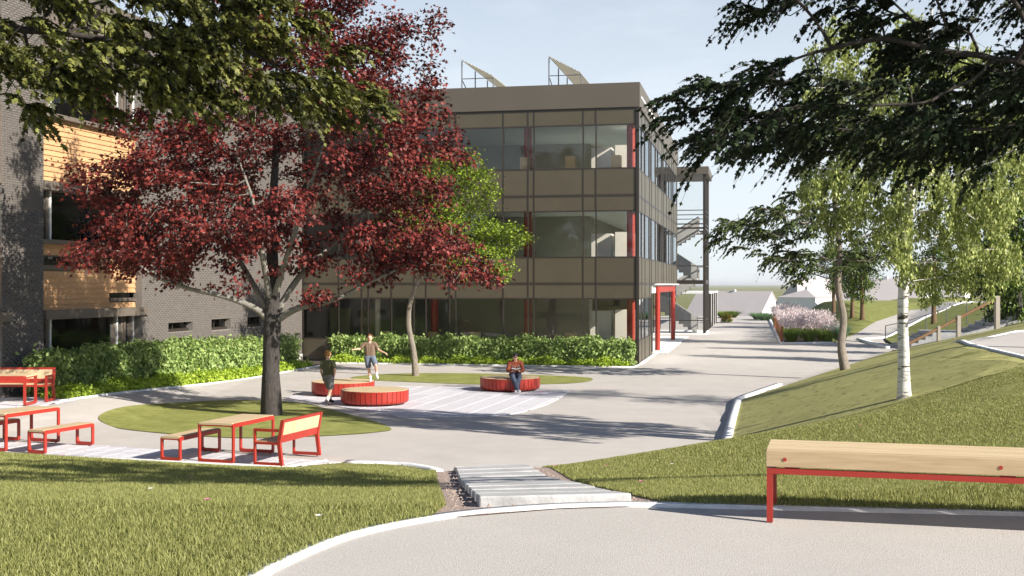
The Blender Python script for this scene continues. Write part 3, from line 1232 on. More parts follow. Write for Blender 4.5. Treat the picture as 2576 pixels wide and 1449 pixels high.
# screen of slats beyond the tower
SW = np.array(P(1784, 827))
scn = thing('slatted_screen', (SW[0], SW[1], 0), 'low dark slatted screen with white cap beyond the stair tower', 'screen')
nsl = 16
SLN = 17.0
for i in range(nsl):
    c = SW + E2 * (SLN * i / (nsl - 1))
    q = [c + E1 * a + E2 * b for a, b in ((.06, -.06), (-.06, -.06), (-.06, .06), (.06, .06))]
    mb = MB()
    mb.hexa([(*p, 0) for p in q], [(*p, 2.6) for p in q])
    mb.build('slat', 'white_trim' if i % 4 == 3 else 'mullion', scn, world=True)
mb = MB()
q = [SW + E1 * a + E2 * b for a, b in ((2.2, -.2), (-.12, -.2), (-.12, SLN + .2), (2.2, SLN + .2))]
mb.hexa([(*p, 2.602) for p in q], [(*p, 2.72) for p in q])
mb.build('cap', 'white_trim', scn, world=True)

# ------------------------------------------------------------------ brick wing
wg = thing('brick_wing', (WX, WY, 0), 'grey brick school wing with orange timber cladding and dark lintels', 'building')
WZ = 11.6
TEND = 27.0


def wbox(mb, t0, t1, d0, d1, z0, z1):
    q = [np.array(wpt(t, d)) for t, d in ((t1, d1), (t0, d1), (t0, d0), (t1, d0))]
    return mb.hexa([(*p, z0) for p in q], [(*p, z1) for p in q])


tp0 = wing(110, 700)[0]                     # right edge of the brick pillar
tp1 = wing(5, 700)[0]                       # its left edge
tb0 = wing(357, 800)[0]                     # right edge of the timber bay
REC = .22
# openings in the brick: (t0, t1, z0, z1)
ops = []


def slot(pxl, pxr, pyt, pyb):
    t1_, zt_ = wing(pxl, pyt)
    t0_, zb_ = wing(pxr, pyt)
    _, zb2 = wing(pxl, pyb)
    ops.append((t0_, t1_, zb2, zt_))


zsc = lambda x, y: ((500 + x * .28986) / 1.4907, (1000 + y * .28986) / 1.4907)
for x0, x1, y0, y1 in ((455, 768, 720, 852), (455, 768, 935, 1066), (1013, 1262, 681, 826), (1478, 1700, 652, 783)):
    a = zsc(x0, y0)
    b = zsc(x1, y1)
    slot(a[0], b[0], a[1], b[1])
a, b = zsc(2092, 865), zsc(2172, 966)
slot(a[0], b[0], a[1], b[1])
bl, bh = .216, .0655
# mortar backing (behind the brick faces), bricks
spans = [(.0, tb0), (tp0, tp1)]
for t0, t1 in spans:
    if t0 == 0:
        # split backing around openings: simple vertical strips
        cuts = sorted(set([t0, t1] + [v for o_ in ops for v in o_[:2]]))
        mb = MB()
        for c0, c1 in zip(cuts[:-1], cuts[1:]):
            zz = sorted([(o_[2], o_[3]) for o_ in ops if o_[0] <= c0 + 1e-6 and o_[1] >= c1 - 1e-6])
            z = .28
            for za, zb_ in zz:
                wbox(mb, c0, c1, -.3, -.012, z, za)
                z = zb_
            wbox(mb, c0, c1, -.3, -.012, z, WZ)
        mb.build('wall', 'mortar', wg, world=True)
    else:
        mb = MB()
        wbox(mb, t0, t1, -.6, -.012, .28, WZ)
        mb.build('wall', 'mortar', wg, world=True)
mb = MB()
wbox(mb, 0, TEND, -.35, .02, 0, .28)
mb.build('plinth', 'plinth', wg, world=True)
brick_mb = MB()
wbox(brick_mb, -bl / 2 + .005, bl / 2 - .005, -.012, 0, 0, bh - .011)
ref = np.array([WX, WY, 0])
bv = np.array(brick_mb.v) - ref             # brick centred on t=0
big = []
cnt = 0
ncour = int((WZ - .28) / bh)
allb = []
for t0, t1 in spans:
    for j in range(ncour):
        z = .28 + j * bh + .0055
        off = (j % 2) * .5 * bl
        n = int((t1 - t0 + off) / bl) + 2
        for i in range(n):
            a, b = t0 - off + i * bl, t0 - off + (i + 1) * bl
            a, b = max(a, t0), min(b, t1)
            if b - a < .04:
                continue
            segs = [(a, b)]
            for o_ in ops:
                if t0 == 0 and z + bh * .5 > o_[2] and z + bh * .5 < o_[3]:
                    ns = []
                    for s0, s1 in segs:
                        if s1 <= o_[0] or s0 >= o_[1]:
                            ns.append((s0, s1))
                        else:
                            if s0 < o_[0]:
                                ns.append((s0, o_[0]))
                            if s1 > o_[1]:
                                ns.append((o_[1], s1))
                    segs = ns
            for s0, s1 in segs:
                if s1 - s0 > .03:
                    allb.append((s0, s1, z))
allb = np.array(allb)
full = np.abs(allb[:, 1] - allb[:, 0] - bl) < 1e-6
# the 300 nearest whole bricks of the shaft are pieces of their own
cand = np.nonzero(full & (allb[:, 0] > tp0) & (allb[:, 2] > 4.6))[0]
cand = cand[np.argsort(np.abs(allb[cand, 2] - 6.6))][:300]
me_b = bpy.data.meshes.new('brick')
me_b.from_pydata([tuple(v) for v in bv], [], brick_mb.f)
me_b.update()
me_b.materials.append(MATS['brick'])
for i in cand:
    o = link('brick', me_b, None, wg)
    tm = .5 * (allb[i, 0] + allb[i, 1])
    o.location = (-WD[0] * tm, -WD[1] * tm, allb[i, 2])
rest = np.setdiff1d(np.arange(len(allb)), cand)
R_ = allb[rest]
tm = .5 * (R_[:, 0] + R_[:, 1])
scl = (R_[:, 1] - R_[:, 0] - .01) / (bl - .01)
dvec = np.array([-WD[0], -WD[1], 0])
along = bv @ dvec
perp = bv - along[:, None] * dvec
V = perp[None] + (along[None] * scl[:, None])[:, :, None] * dvec + tm[:, None, None] * dvec
V[:, :, 2] += R_[:, 2][:, None]
V += (RNG.rand(len(R_), 1, 1) * .003) * np.array([WN[0], WN[1], 0])
F = (np.arange(len(R_))[:, None, None] * 8 + np.array(brick_mb.f)[None, 1:]).reshape(-1, 4)
o = link('bricks', npmesh('bricks', V.reshape(-1, 3), F), 'brick', wg)
o['kind'] = 'stuff'
# slot windows in the brick
for t0, t1, z0, z1 in ops:
    mb = MB()
    wbox(mb, t0, t1, -.26, -.24, z0, z1)
    wdw = mb.build('window', 'glass_dark', wg, world=True)
    mb = MB()
    wbox(mb, t0, t1, -.27, -.16, z0, z0 + .10)
    wbox(mb, t0, t1, -.235, -.19, z1 - .04, z1)
    tm = t0 + .62 * (t1 - t0)
    wbox(mb, tm - .025, tm + .025, -.235, -.2, z0 + .1, z1 - .04)
    mb.build('frame', 'mullion', wdw, world=True)
    mb = MB()
    wbox(mb, t0 + .2, t0 + .2 + .45 * (t1 - t0), -.95, -.9, z0 - .2, z1 + .1)
    mb.build('blind', 'white_trim' if t0 < 10 else 'cabinet', wdw, world=True)
# dark room behind the brick
mb = MB()
wbox(mb, .1, TEND, -5.0, -4.8, .1, WZ - .1)
mb.build('inner_wall', 'interior_wall', wg, world=True)
for z in (.1, 2.62, 6.3, WZ - .3):
    mb = MB()
    wbox(mb, .1, TEND, -4.8, -.62, z, z + .25)
    mb.build('floor_slab', 'interior_floor', wg, world=True)
mb = MB()
wbox(mb, .0, TEND, -6.0, .05, WZ, WZ + .3)
mb.build('roof', 'facade_cap', wg, world=True)


# timber bays
def bay(t0, t1, first):
    BH = .157
    # (bottom, top) of the clad bands
    z_l0, z_l1 = 2.56, 4.45
    z_u0, z_u1 = 6.22, 8.05
    slots = []
    if first:
        a = wing((900 * 0 + 167.7) / 1.4907, (900 + 137 * .414) / 1.4907, -REC)
        s_r = wing((670 * .414) / 1.4907, 700, -REC)[0]
        slots.append((s_r, t1, 3.75, 4.10))
        s_l = wing((993 * .414) / 1.4907, 700, -REC)[0]
        slots.append((t0, s_l, 2.78, 3.09))
    for z0, z1 in ((z_l0, z_l1), (z_u0, z_u1)):
        n = int(round((z1 - z0) / BH))
        bhh = (z1 - z0) / n
        for j in range(n):
            za, zb_ = z0 + j * bhh, z0 + (j + 1) * bhh
            segs = [(t0, t1)]
            for s in slots:
                zm = .5 * (za + zb_)
                if s[2] - .02 < zm < s[3] + .02:
                    segs = [(t0, s[0])] if s[0] > t0 + .01 else [(s[1], t1)]
            for a, b in segs:
                mb = MB()
                q0 = [np.array(wpt(t, d)) for t, d in ((b, -REC), (a, -REC), (a, -REC - .05), (b, -REC - .05))]
                q1 = [np.array(wpt(t, d)) for t, d in ((b, -REC - .036), (a, -REC - .036), (a, -REC - .05), (b, -REC - .05))]
                mb.hexa([(*p, za) for p in q0], [(*p, zb_ + .008) for p in q1])
                mb.build('board', 'cladding', wg, world=True)
        mb = MB()
        zz = sorted([(s[2], s[3], s[0], s[1]) for s in slots if z0 < s[2] < z1])
        cuts = [t0] + sorted([v for s in zz for v in (s[2], s[3]) if t0 + .01 < v < t1 - .01]) + [t1]
        for c0, c1 in zip(cuts[:-1], cuts[1:]):
            z = z0
            for s in zz:
                if s[2] <= c0 + .01 and s[3] >= c1 - .01:
                    wbox(mb, c0, c1, -REC - .2, -REC - .055, z, s[0])
                    z = s[1]
            wbox(mb, c0, c1, -REC - .2, -REC - .055, z, z1)
        mb.build('wall', 'lintel', wg, world=True)
    for s in slots:
        mb = MB()
        wbox(mb, s[0], s[1], -REC - .17, -REC - .15, s[2], s[3])
        wdw = mb.build('window', 'glass_dark', wg, world=True)
        mb = MB()
        wbox(mb, s[0], s[1], -REC - .14, -REC + .03, s[2] - .02, s[2] + .09)
        mb.build('sill', 'lintel', wdw, world=True)
    # dark lintels (projecting) and big windows
    for z0, z1, pr in ((2.30, 2.56, .12), (5.97, 6.22, .06), (4.45, 4.57, .02), (8.05, 8.17, .02), (9.95, 10.25, .06)):
        mb = MB()
        wbox(mb, t0 - (.32 if pr > .1 else -.01), t1 - .01, -REC - .3, pr - .04, z0, z1)
        mb.build('lintel', 'lintel', wg, world=True)
    for z0, z1 in ((.30, 2.30), (4.57, 5.97), (8.17, 9.95)):
        tcs = [t0 + .03, t0 + .45, t0 + .95, t0 + .62 * (t1 - t0) + 1.55, t1 - .03]
        tcs = [t0 + .03, t0 + .55, t0 + 1.0, t1 - .75, t1 - .03]
        for a, b in zip(tcs[:-1], tcs[1:]):
            mb = MB()
            wbox(mb, a + .03, b - .03, -REC - .16, -REC - .145, z0, z1)
            mb.build('window_pane', 'glass', wg, world=True)
        for i, tt_ in enumerate(tcs):
            mb = MB()
            wbox(mb, tt_ - .035, tt_ + .035, -REC - .2, -REC - .06, z0, z1)
            mb.build('window_post', 'white_trim' if i in (0, 2, 3) else 'lintel', wg, world=True)
            mb = MB()
            wbox(mb, tt_ + .04, tt_ + .16, -REC - .22, -REC - .1, z0, z1)
            mb.build('window_post', 'lintel', wg, world=True)
    mb = MB()
    wbox(mb, t0, t1, -REC - .2, -REC - .05, 10.25, WZ)
    mb.build('wall', 'lintel', wg, world=True)


bay(tb0 + .002, tp0 - .002, True)
bay(tp1 + .002, TEND, False)
for z0, dx in ((.35, 1.2), (4.6, 1.4)):
    mb = MB()
    wbox(mb, tp0 - 1.4, tp0 - .5, -1.6, -1.2, z0, z0 + 1.25)
    mb.build('wooden_cabinet', 'cabinet', wg, world=True)


# ------------------------------------------------------------------ trees
def colonize(att, trunk, step, dk, iters=140, wob=.25, up=0.0, rng=None, di=3.0, limbs=None):
    """space colonisation: attractor points pull branches out of a trunk polyline"""
    rng = rng or RNG
    nodes = []
    par = []
    for i, p in enumerate(trunk):
        nodes.append(np.array(p, float))
        par.append(i - 1)
    nt0 = len(nodes)
    for lp_ in limbs or []:
        last = int(np.argmin([np.linalg.norm(q - np.array(lp_[0])) for q in nodes[:nt0]]))
        for p in lp_[1:]:
            nodes.append(np.array(p, float))
            par.append(last)
            last = len(nodes) - 1
    att = np.array(att)
    alive = np.ones(len(att), bool)
    N = np.array(nodes)
    d2 = ((att[:, None] - N[None]) ** 2).sum(-1)
    near = d2.argmin(1)
    nd = d2[np.arange(len(att)), near]
    for it in range(iters):
        if not alive.any():
            break
        # each living attractor pulls its nearest node
        idx = np.nonzero(alive & (nd < (di if it > 6 else 30) ** 2))[0]
        if len(idx) == 0:
            idx = np.nonzero(alive)[0]
        acc = {}
        NN = np.array(nodes)
        v = att[idx] - NN[near[idx]]
        v /= np.linalg.norm(v, axis=1)[:, None] + 1e-9
        for k, i in enumerate(idx):
            acc.setdefault(int(near[i]), []).append(v[k])
        new = []
        for k, vs in acc.items():
            d = np.sum(vs, 0) + rng.normal(0, wob, 3) * (1 if len(vs) < 3 else len(vs) * .4)
            d[2] += up * len(vs)
            d /= np.linalg.norm(d) + 1e-9
            p = nodes[k] + d * step
            new.append((p, k))
        s0 = len(nodes)
        for p, k in new:
            nodes.append(p)
            par.append(k)
        Q = np.array([p for p, _ in new])
        dd = ((att[:, None] - Q[None]) ** 2).sum(-1)
        j = dd.argmin(1)
        dm = dd[np.arange(len(att)), j]
        b = dm < nd
        near[b] = j[b] + s0
        nd[b] = dm[b]
        alive &= nd > dk * dk
        if len(nodes) > 5200:
            break
    return np.array(nodes), np.array(par)


def radii(par, tip, expo, rmax):
    n = len(par)
    r = np.zeros(n)
    ch = [0] * n
    for i in range(n - 1, -1, -1):
        if ch[i] == 0:
            r[i] = tip ** expo
        if par[i] >= 0:
            r[par[i]] += r[i]
            ch[par[i]] += 1
    r = r ** (1 / expo)
    k = rmax / r[0]
    if k < 1:
        r = tip + (r - tip) * (rmax - tip) / max(1e-6, r[0] - tip)
    else:
        big = (r / r[0])
        r = np.maximum(r, rmax * big ** 1.0 * (0.35 + .65 * big))
    return np.maximum(r, tip), np.array(ch)


def branch_mesh(N, par, r, sides=6, flare=0.0):
    V = []
    F = []
    n = len(N)
    # smoothed directions
    for i in range(1, n):
        p = par[i]
        if p < 0:
            continue
        a, b = N[p], N[i]
        ra, rb = r[p], r[i]
        if p > 0 and ra > rb * 1.6:
            ra = rb * 1.35
        d = b - a
        L = np.linalg.norm(d)
        if L < 1e-6:
            continue
        d /= L
        sd = sides if rb > .02 else (4 if rb > .008 else 3)
        ref = np.array((.3, .2, .93)) if abs(d[2]) < .85 else np.array((1., .1, 0))
        u = np.cross(d, ref)
        u /= np.linalg.norm(u)
        w_ = np.cross(d, u)
        o = len(V)
        ext = min(rb * .6, .2 * L)
        for c, rr in ((a, ra), (b + d * ext, rb)):
            for k in range(sd):
                q = 2 * pi * k / sd
                V.append(c + (u * cos(q) + w_ * sin(q)) * rr)
        for k in range(sd):
            k2 = (k + 1) % sd
            F.append((o + k, o + k2, o + sd + k2, o + sd + k))
    me = npmesh('trunk', np.array(V), np.array(F))
    smooth(me)
    return me


def rough_trunk(pts, rs, n=16, amp=.06, rng=None):
    """ribbed tapering trunk along the points"""
    rng = rng or RNG
    pts = np.array(spline([tuple(p) for p in pts], 5))
    rs = np.interp(np.linspace(0, 1, len(pts)), np.linspace(0, 1, len(rs)), rs)
    V = []
    ph = rng.rand(4) * 6
    for i, (p, r) in enumerate(zip(pts, rs)):
        for k in range(n):
            q = 2 * pi * k / n
            rr = r * (1 + amp * (sin(3 * q + ph[0] + p[2]) + .7 * sin(5 * q + ph[1] - 1.7 * p[2]) + .6 * rng.normal() * .5))
            V.append((p[0] + rr * cos(q), p[1] + rr * sin(q), p[2]))
    F = []
    for i in range(len(pts) - 1):
        for k in range(n):
            k2 = (k + 1) % n
            F.append((i * n + k, i * n + k2, (i + 1) * n + k2, (i + 1) * n + k))
    return np.array(V), np.array(F)


# leaf templates: points in the plane of the leaf (x across, y to the tip), slightly folded
def fan(outline, fold=.12):
    pts = [(0, 0.35, 0)] + [(x, y, -fold * abs(x) - .06 * y * y) for x, y in outline]
    n = len(outline)
    return np.array(pts), np.array([(0, i + 1, (i + 1) % n + 1) for i in range(n)])


MAPLE = fan([(0, 0), (.30, .05), (.22, .22), (.55, .42), (.24, .50), (0, 1.0), (-.24, .50), (-.55, .42), (-.22, .22), (-.30, .05)])
OVAL = (np.array([(0, 0, 0), (.28, .38, -.05), (.2, .75, -.06), (0, 1, -.12), (-.2, .75, -.06), (-.28, .38, -.05)]), np.array([(0, 1, 2, 3), (0, 3, 4, 5)]))
DIAM = (np.array([(0, 0, 0), (.30, .45, -.06), (0, 1, -.1), (-.30, .45, -.06)]), np.array([(0, 1, 2, 3)]))
SLIM = (np.array([(0, 0, 0), (.17, .4, -.04), (0, 1, -.1), (-.17, .4, -.04)]), np.array([(0, 1, 2, 3)]))


def unit(a):
    return a / (np.linalg.norm(a, axis=-1, keepdims=True) + 1e-9)


def leaves_mesh(name, pos, tipdir, nrm, size, tmpl):
    T, Fc = tmpl
    y = unit(tipdir)
    x = unit(np.cross(y, nrm))
    z = np.cross(x, y)
    s = size[:, None, None]
    V = pos[:, None, :] + s * (x[:, None, :] * T[None, :, 0:1] + y[:, None, :] * T[None, :, 1:2] + z[:, None, :] * T[None, :, 2:3])
    k = len(T)
    F = np.arange(len(pos))[:, None, None] * k + Fc[None]
    return npmesh(name, V.reshape(-1, 3), F.reshape(-1, Fc.shape[1]))


def clumps(lobes, n, per, spread, rng, flat=.6, shell=.55):
    """attractors gathered in clumps inside ellipsoid lobes [(centre, radii, weight)]"""
    wts = np.array([l[2] for l in lobes], float)
    wts /= wts.sum()
    out = []
    for k in range(n):
        c, r, _ = lobes[rng.choice(len(lobes), p=wts)]
        v = rng.normal(0, 1, 3)
        v /= np.linalg.norm(v)
        rad = shell + (1 - shell) * rng.rand()
        cc = np.array(c) + v * np.array(r) * rad
        for j in range(per):
            out.append(cc + rng.normal(0, 1, 3) * np.array((spread, spread, spread * flat)))
    return np.array(out)


def tree(name, base, label, bark, leafm, trunk_pts, trunk_rs, lobes, nclump, per, spread, step, dk, nleaf, lsize, tmpl, group=None, cat='tree', seed=1,
         tip=.006, rmax=None, droop=.3, lspread=.22, lflat=.6, facing=None, wob=.25, up=0.0, start=2, di=3.0, hang=0, shell=.55, expo=2.2, zmin=None, upn=.9, tipsonly=False, sprays=None, limbs=None, limb_r=(.09, .02)):
    rng = np.random.RandomState(seed)
    bz = base[2]
    root = thing(name, base, label, cat, group)
    off = np.array(base)
    att = clumps(lobes, nclump, per, spread, rng, shell=shell)
    if zmin is not None:
        att = att[att[:, 2] > zmin]
    tp = spline([tuple(p) for p in trunk_pts], 4)
    lsp = [spline([tuple(q) for q in l_], 4) for l_ in limbs or []]
    N, par = colonize(att, tp, step, dk, wob=wob, up=up, rng=rng, di=di, limbs=lsp)
    nt = len(tp)
    r, ch = radii(par, tip, expo, rmax or trunk_rs[0])
    rt_ = np.interp(np.linspace(0, 1, nt), np.linspace(0, 1, len(trunk_rs)), trunk_rs)
    r[:nt] = np.maximum(rt_ * .8, 0)
    i0 = nt
    fixed = np.zeros(len(N), bool)
    for l_ in lsp:
        m_ = len(l_) - 1
        r[i0:i0 + m_] = np.linspace(limb_r[0], limb_r[1], m_)
        fixed[i0:i0 + m_] = True
        i0 += m_
    for i in range(nt, len(N)):
        if not fixed[i]:
            r[i] = min(r[i], r[par[i]] * (.7 if fixed[par[i]] else .96) if par[i] >= nt else r[par[i]] * .62)
    # trunk mesh
    V, F = rough_trunk(trunk_pts, trunk_rs, rng=rng)
    me = npmesh('trunk', V - off, F)
    smooth(me)
    o = link('trunk', me, bark, root)
    comp = np.full(len(N), -1)
    for i in range(nt, len(N)):
        comp[i] = i if par[i] < nt else comp[par[i]]
    for c_ in np.unique(comp[nt:]):
        sel = np.nonzero(comp == c_)[0]
        pm = np.full(len(N), -1)
        pm[sel] = par[sel]
        link('limb', branch_mesh(N - off, pm, r), 'bark_pale' if bark == 'bark' else bark, root)
    # leaves on thin nodes
    thin = np.nonzero((np.arange(len(N)) >= nt) & (r < (tip * 1.6 if tipsonly else tip * 2.6)))[0]
    pick = thin[rng.randint(0, len(thin), nleaf)]
    pd = unit(N[pick] - N[par[pick]])
    g3 = rng.normal(0, 1, (nleaf, 3)) * np.array((lspread, lspread, lspread * lflat))
    pos = N[pick] + g3
    cen = np.mean([np.array(l[0]) for l in lobes], 0)
    out = unit(pos - cen)
    if hang:
        # hanging sprays: shift leaves down along pendulous twigs
        dr = rng.rand(nleaf) ** 1.2 * hang
        hh = rng.rand(len(N)) * 6.28
        pos = N[pick] + rng.normal(0, 1, (nleaf, 3)) * np.array((.05, .05, .05)) + np.column_stack([np.cos(hh[pick]) * dr * .25, np.sin(hh[pick]) * dr * .25, -dr])
        td = np.column_stack([rng.normal(0, .35, nleaf), rng.normal(0, .35, nleaf), -np.ones(nleaf)])
        nr = unit(rng.normal(0, 1, (nleaf, 3)) * np.array((1, 1, .4)) + out * .5)
    else:
        td = unit(pd * .5 + out * .6 + rng.normal(0, .55, (nleaf, 3)) + np.array((0, 0, -droop)))
        nr = unit(rng.normal(0, .5, (nleaf, 3)) + np.array((0, 0, upn)) + out * .35)
    sz_ = lsize * (.65 + .6 * rng.rand(nleaf))
    if sprays:
        # drooping fans of twigs with leaves set along them
        ns, od, ln, ntw, kl = sprays
        org = thin[rng.randint(0, len(thin), ns)]
        A_, D_, N_, S_ = [], [], [], []
        tw = MB()
        for i in org:
            b0 = N[i] - N[par[i]]
            b0 = b0 / (np.linalg.norm(b0) + 1e-9)
            m0 = np.array(od) * .9 + b0 * .5 + rng.normal(0, .35, 3)
            m0[2] = m0[2] * .4
            m0 /= np.linalg.norm(m0)
            sdv = np.cross(m0, (0, 0, 1.))
            sdv /= np.linalg.norm(sdv) + 1e-9
            rise, fall = rng.uniform(.1, .5), rng.uniform(.5, 1.0)
            pn = np.array((0, 0, 1.)) + sdv * rng.normal(0, .35) + m0 * rng.normal(0, .2)
            for k in range(ntw):
                a_ = (k / max(1, ntw - 1) - .5) * 1.5 + rng.normal(0, .1)
                dd = m0 * cos(a_) + sdv * sin(a_)
                L_ = ln * rng.uniform(.65, 1.15) * (1 - .3 * abs(a_))
                s1 = np.sort(rng.rand(kl)) * .92 + .08
                pts = N[i] + dd * (s1 * L_)[:, None] + np.array((0, 0, 1.)) * ((rise * s1 - fall * s1 ** 2) * L_)[:, None]
                tan_ = dd[None] + np.array((0, 0, 1.))[None] * (rise - 2 * fall * s1)[:, None]
                sg = np.where(rng.rand(kl) < .5, -1, 1)[:, None]
                A_.append(pts)
                D_.append(unit(tan_ + sg * np.cross(dd, (0, 0, 1.)) * .7 + rng.normal(0, .25, (kl, 3)) + np.array((0, 0, -.35))))
                N_.append(unit(pn + rng.normal(0, .45, (kl, 3))))
                S_.append(lsize * (1.05 - .45 * s1) * (.7 + .5 * rng.rand(kl)))
                e_ = [N[i] + dd * (q * L_) + np.array((0, 0, 1.)) * ((rise * q - fall * q * q) * L_) - off for q in (0, .5, 1.0)]
                tw.tube(e_, [.004, .003, .0015], 3, cap=False)
        pos, td, nr, sz_ = np.vstack(A_), np.vstack(D_), np.vstack(N_), np.concatenate(S_)
        o = tw.build('twigs', bark, root)
        o['kind'] = 'stuff'
    if zmin is not None:
        k = pos[:, 2] > zmin - .3
        pos, td, nr, sz_ = pos[k], td[k], nr[k], sz_[k]
    lm = leaves_mesh('crown', pos - off, td, nr, sz_, tmpl)
    link('crown', lm, leafm, root)
    return root


def onH(p):
    return (p[0], p[1], H(p[0], p[1]))


# red maple
rx, ry = P(683, 1046)
S29 = ry / FD


def sx(px, py, dY=0.0, Y0=None):
    Y = (Y0 if Y0 else ry) + dY
    return (Y * (px - 1288) / FD, Y, CAMZ - (py - HOR) * Y / FD)


lob = [(sx(375, 480), (1.6, 2.6, 2.0), 1.2), (sx(345, 640), (1.2, 2.2, .6), .5), (sx(540, 330, .5), (2.3, 3.0, 1.9), 1.5), (sx(700, 60), (2.2, 2.6, 1.6), 1.2), (sx(930, 70, .5), (1.4, 2.2, 1.6), 1.0),
       (sx(950, 340), (2.0, 2.8, 1.9), 1.8), (sx(1020, 590), (1.8, 2.4, 1.25), 1.2), (sx(760, 500, -1), (2.4, 2.0, 2.2), 1.2), (sx(560, 590, -1), (2.2, 2.0, 1.0), .8), (sx(1090, 650, 0), (1.2, 1.6, .8), .7),
       (sx(270, 400, 0), (.8, 1.8, 1.0), .35), (sx(800, 680, -.6), (1.6, 1.6, .35), .25)]
tree('red_maple', (rx, ry, H(rx, ry)), 'large spreading maple with dark red leaves on the grass island', 'bark', 'leaf_red',
     [(rx, ry, -.1), (rx - .02, ry, 1.2), (rx + .02, ry, 2.5), (rx + .03, ry, 4.5), (rx + .1, ry, 6.5), (rx + .25, ry, 8.6)], [.275, .215, .20, .13, .085, .03],
     lob, 200, 5, .36, .27, .30, 72000, .104, MAPLE, seed=5, tip=.012, lspread=.18, lflat=.55, wob=.5, di=2.6, zmin=2.6, droop=.5, upn=.75, limb_r=(.095, .022),
     limbs=[[sx(683, 812), sx(640, 775, -.1), sx(560, 745, -.2), sx(470, 725, -.3), sx(380, 690, -.4), sx(320, 630, -.5)], [sx(683, 800), sx(640, 720, .2), sx(585, 620, .4), sx(540, 500, .6), sx(520, 400, .6)],
            [sx(690, 810), sx(750, 775, -.1), sx(840, 755, -.2), sx(940, 705, -.3), sx(1060, 650, -.3)], [sx(690, 800), sx(750, 700, .2), sx(850, 600, .5), sx(950, 500, .6), sx(1010, 420, .6)],
            [sx(683, 770), sx(660, 640, -.5), sx(640, 520, -1.0), sx(600, 400, -1.2)], [sx(686, 760), sx(730, 620, -.5), sx(780, 470, -1.0), sx(830, 320, -1.2)]])

# small green tree behind it
gx_, gy_ = P(1046, 946)
lob = [(sx(1190, 545, 0, gy_), (1.5, 1.6, 1.5), 1.2), (sx(1130, 430, 0, gy_), (1.2, 1.5, 1.1), 1), (sx(1110, 590, .3, gy_), (1.5, 1.5, 1.2), 1), (sx(1240, 590, 0, gy_), (.75, .9, .75), .6), (sx(1190, 670, 0, gy_), (1.1, 1.0, .4), .5),
       (sx(1050, 560, 0, gy_), (1.2, 1.4, 1.3), .7)]
tree('green_tree', (gx_, gy_, 0), 'small tree with bright green leaves and thin curved trunk, behind the red maple', 'bark_grey', 'leaf_green',
     [(gx_, gy_, -.05), (gx_ - .08, gy_, .9), (gx_ - .26, gy_, 1.9), (gx_ - .12, gy_, 2.9), (gx_ + .5, gy_, 4.2), (gx_ + 1.0, gy_, 5.4)], [.135, .10, .09, .085, .06, .03],
     lob, 90, 5, .3, .26, .28, 24000, .105, OVAL, seed=8, tip=.008, lspread=.2, lflat=.5, wob=.35, zmin=2.5)

# birch on the slope
bx_, by_ = PH(2275, 1003)
bz_ = H(bx_, by_)
bt = lambda px, py, d=0: sx(px, py, d, by_)
lob = [(bt(2330, 230), (1.6, 1.5, 1.2), 1.1), (bt(2170, 350), (1.2, 1.3, 1.2), .8), (bt(2440, 400), (1.3, 1.4, 1.3), 1.3), (bt(2330, 520, -.6), (1.4, 1.0, .8), 1.2), (bt(2100, 480), (.7, 1.0, .6), .35), (bt(2430, 620), (.8, 1.0, .5), .6),
       (bt(2470, 520), (.8, 1.4, .6), .6), (bt(2180, 160), (.9, 1.1, .8), .35)]
tree('birch_tree', (bx_, by_, bz_), 'white barked birch with pale green hanging sprays on the lawn slope', 'bark_birch', 'leaf_birch',
     [(bx_, by_, bz_ - .15), bt(2274, 930), bt(2272, 760), bt(2285, 560), bt(2298, 380), bt(2325, 180), bt(2345, 20)], [.155, .108, .10, .088, .068, .042, .02],
     lob, 150, 4, .35, .28, .30, 60000, .074, DIAM, seed=21, tip=.005, hang=.5, wob=.35, up=.15, zmin=2.9)

# second tree on the slope edge
tx_, ty_ = PH(2128, 931)
tz_ = H(tx_, ty_)
tt2 = lambda px, py, d=0: sx(px, py, d, ty_)
lob = [(tt2(1960, 560), (1.5, 2.0, .8), 1.1), (tt2(2090, 520), (1.4, 2.0, 1.0), 1.0), (tt2(2010, 670), (1.0, 1.4, .4), .6), (tt2(1860, 600), (.6, .8, .2), .22), (tt2(2180, 600), (1.1, 1.6, .9), .6), (tt2(2110, 400), (1.5, 1.8, 1.4), 1.0),
       (tt2(2080, 250), (1.2, 1.6, 1.0), .4)]
tree('slope_tree', (tx_, ty_, tz_), 'tree with crooked grey brown trunk and dark dense leaves at the road edge', 'bark_grey', 'leaf_willow',
     [(tx_, ty_, tz_ - .15), tt2(2116, 870), tt2(2122, 800), tt2(2108, 720), tt2(2112, 640), tt2(2100, 520), tt2(2100, 420)], [.20, .135, .12, .112, .10, .07, .04],
     lob, 100, 5, .4, .3, .34, 100, .15, OVAL, seed=33, tip=.008, wob=.35, zmin=3.0, sprays=(420, (-.6, -.2, 0), .75, 5, 13))

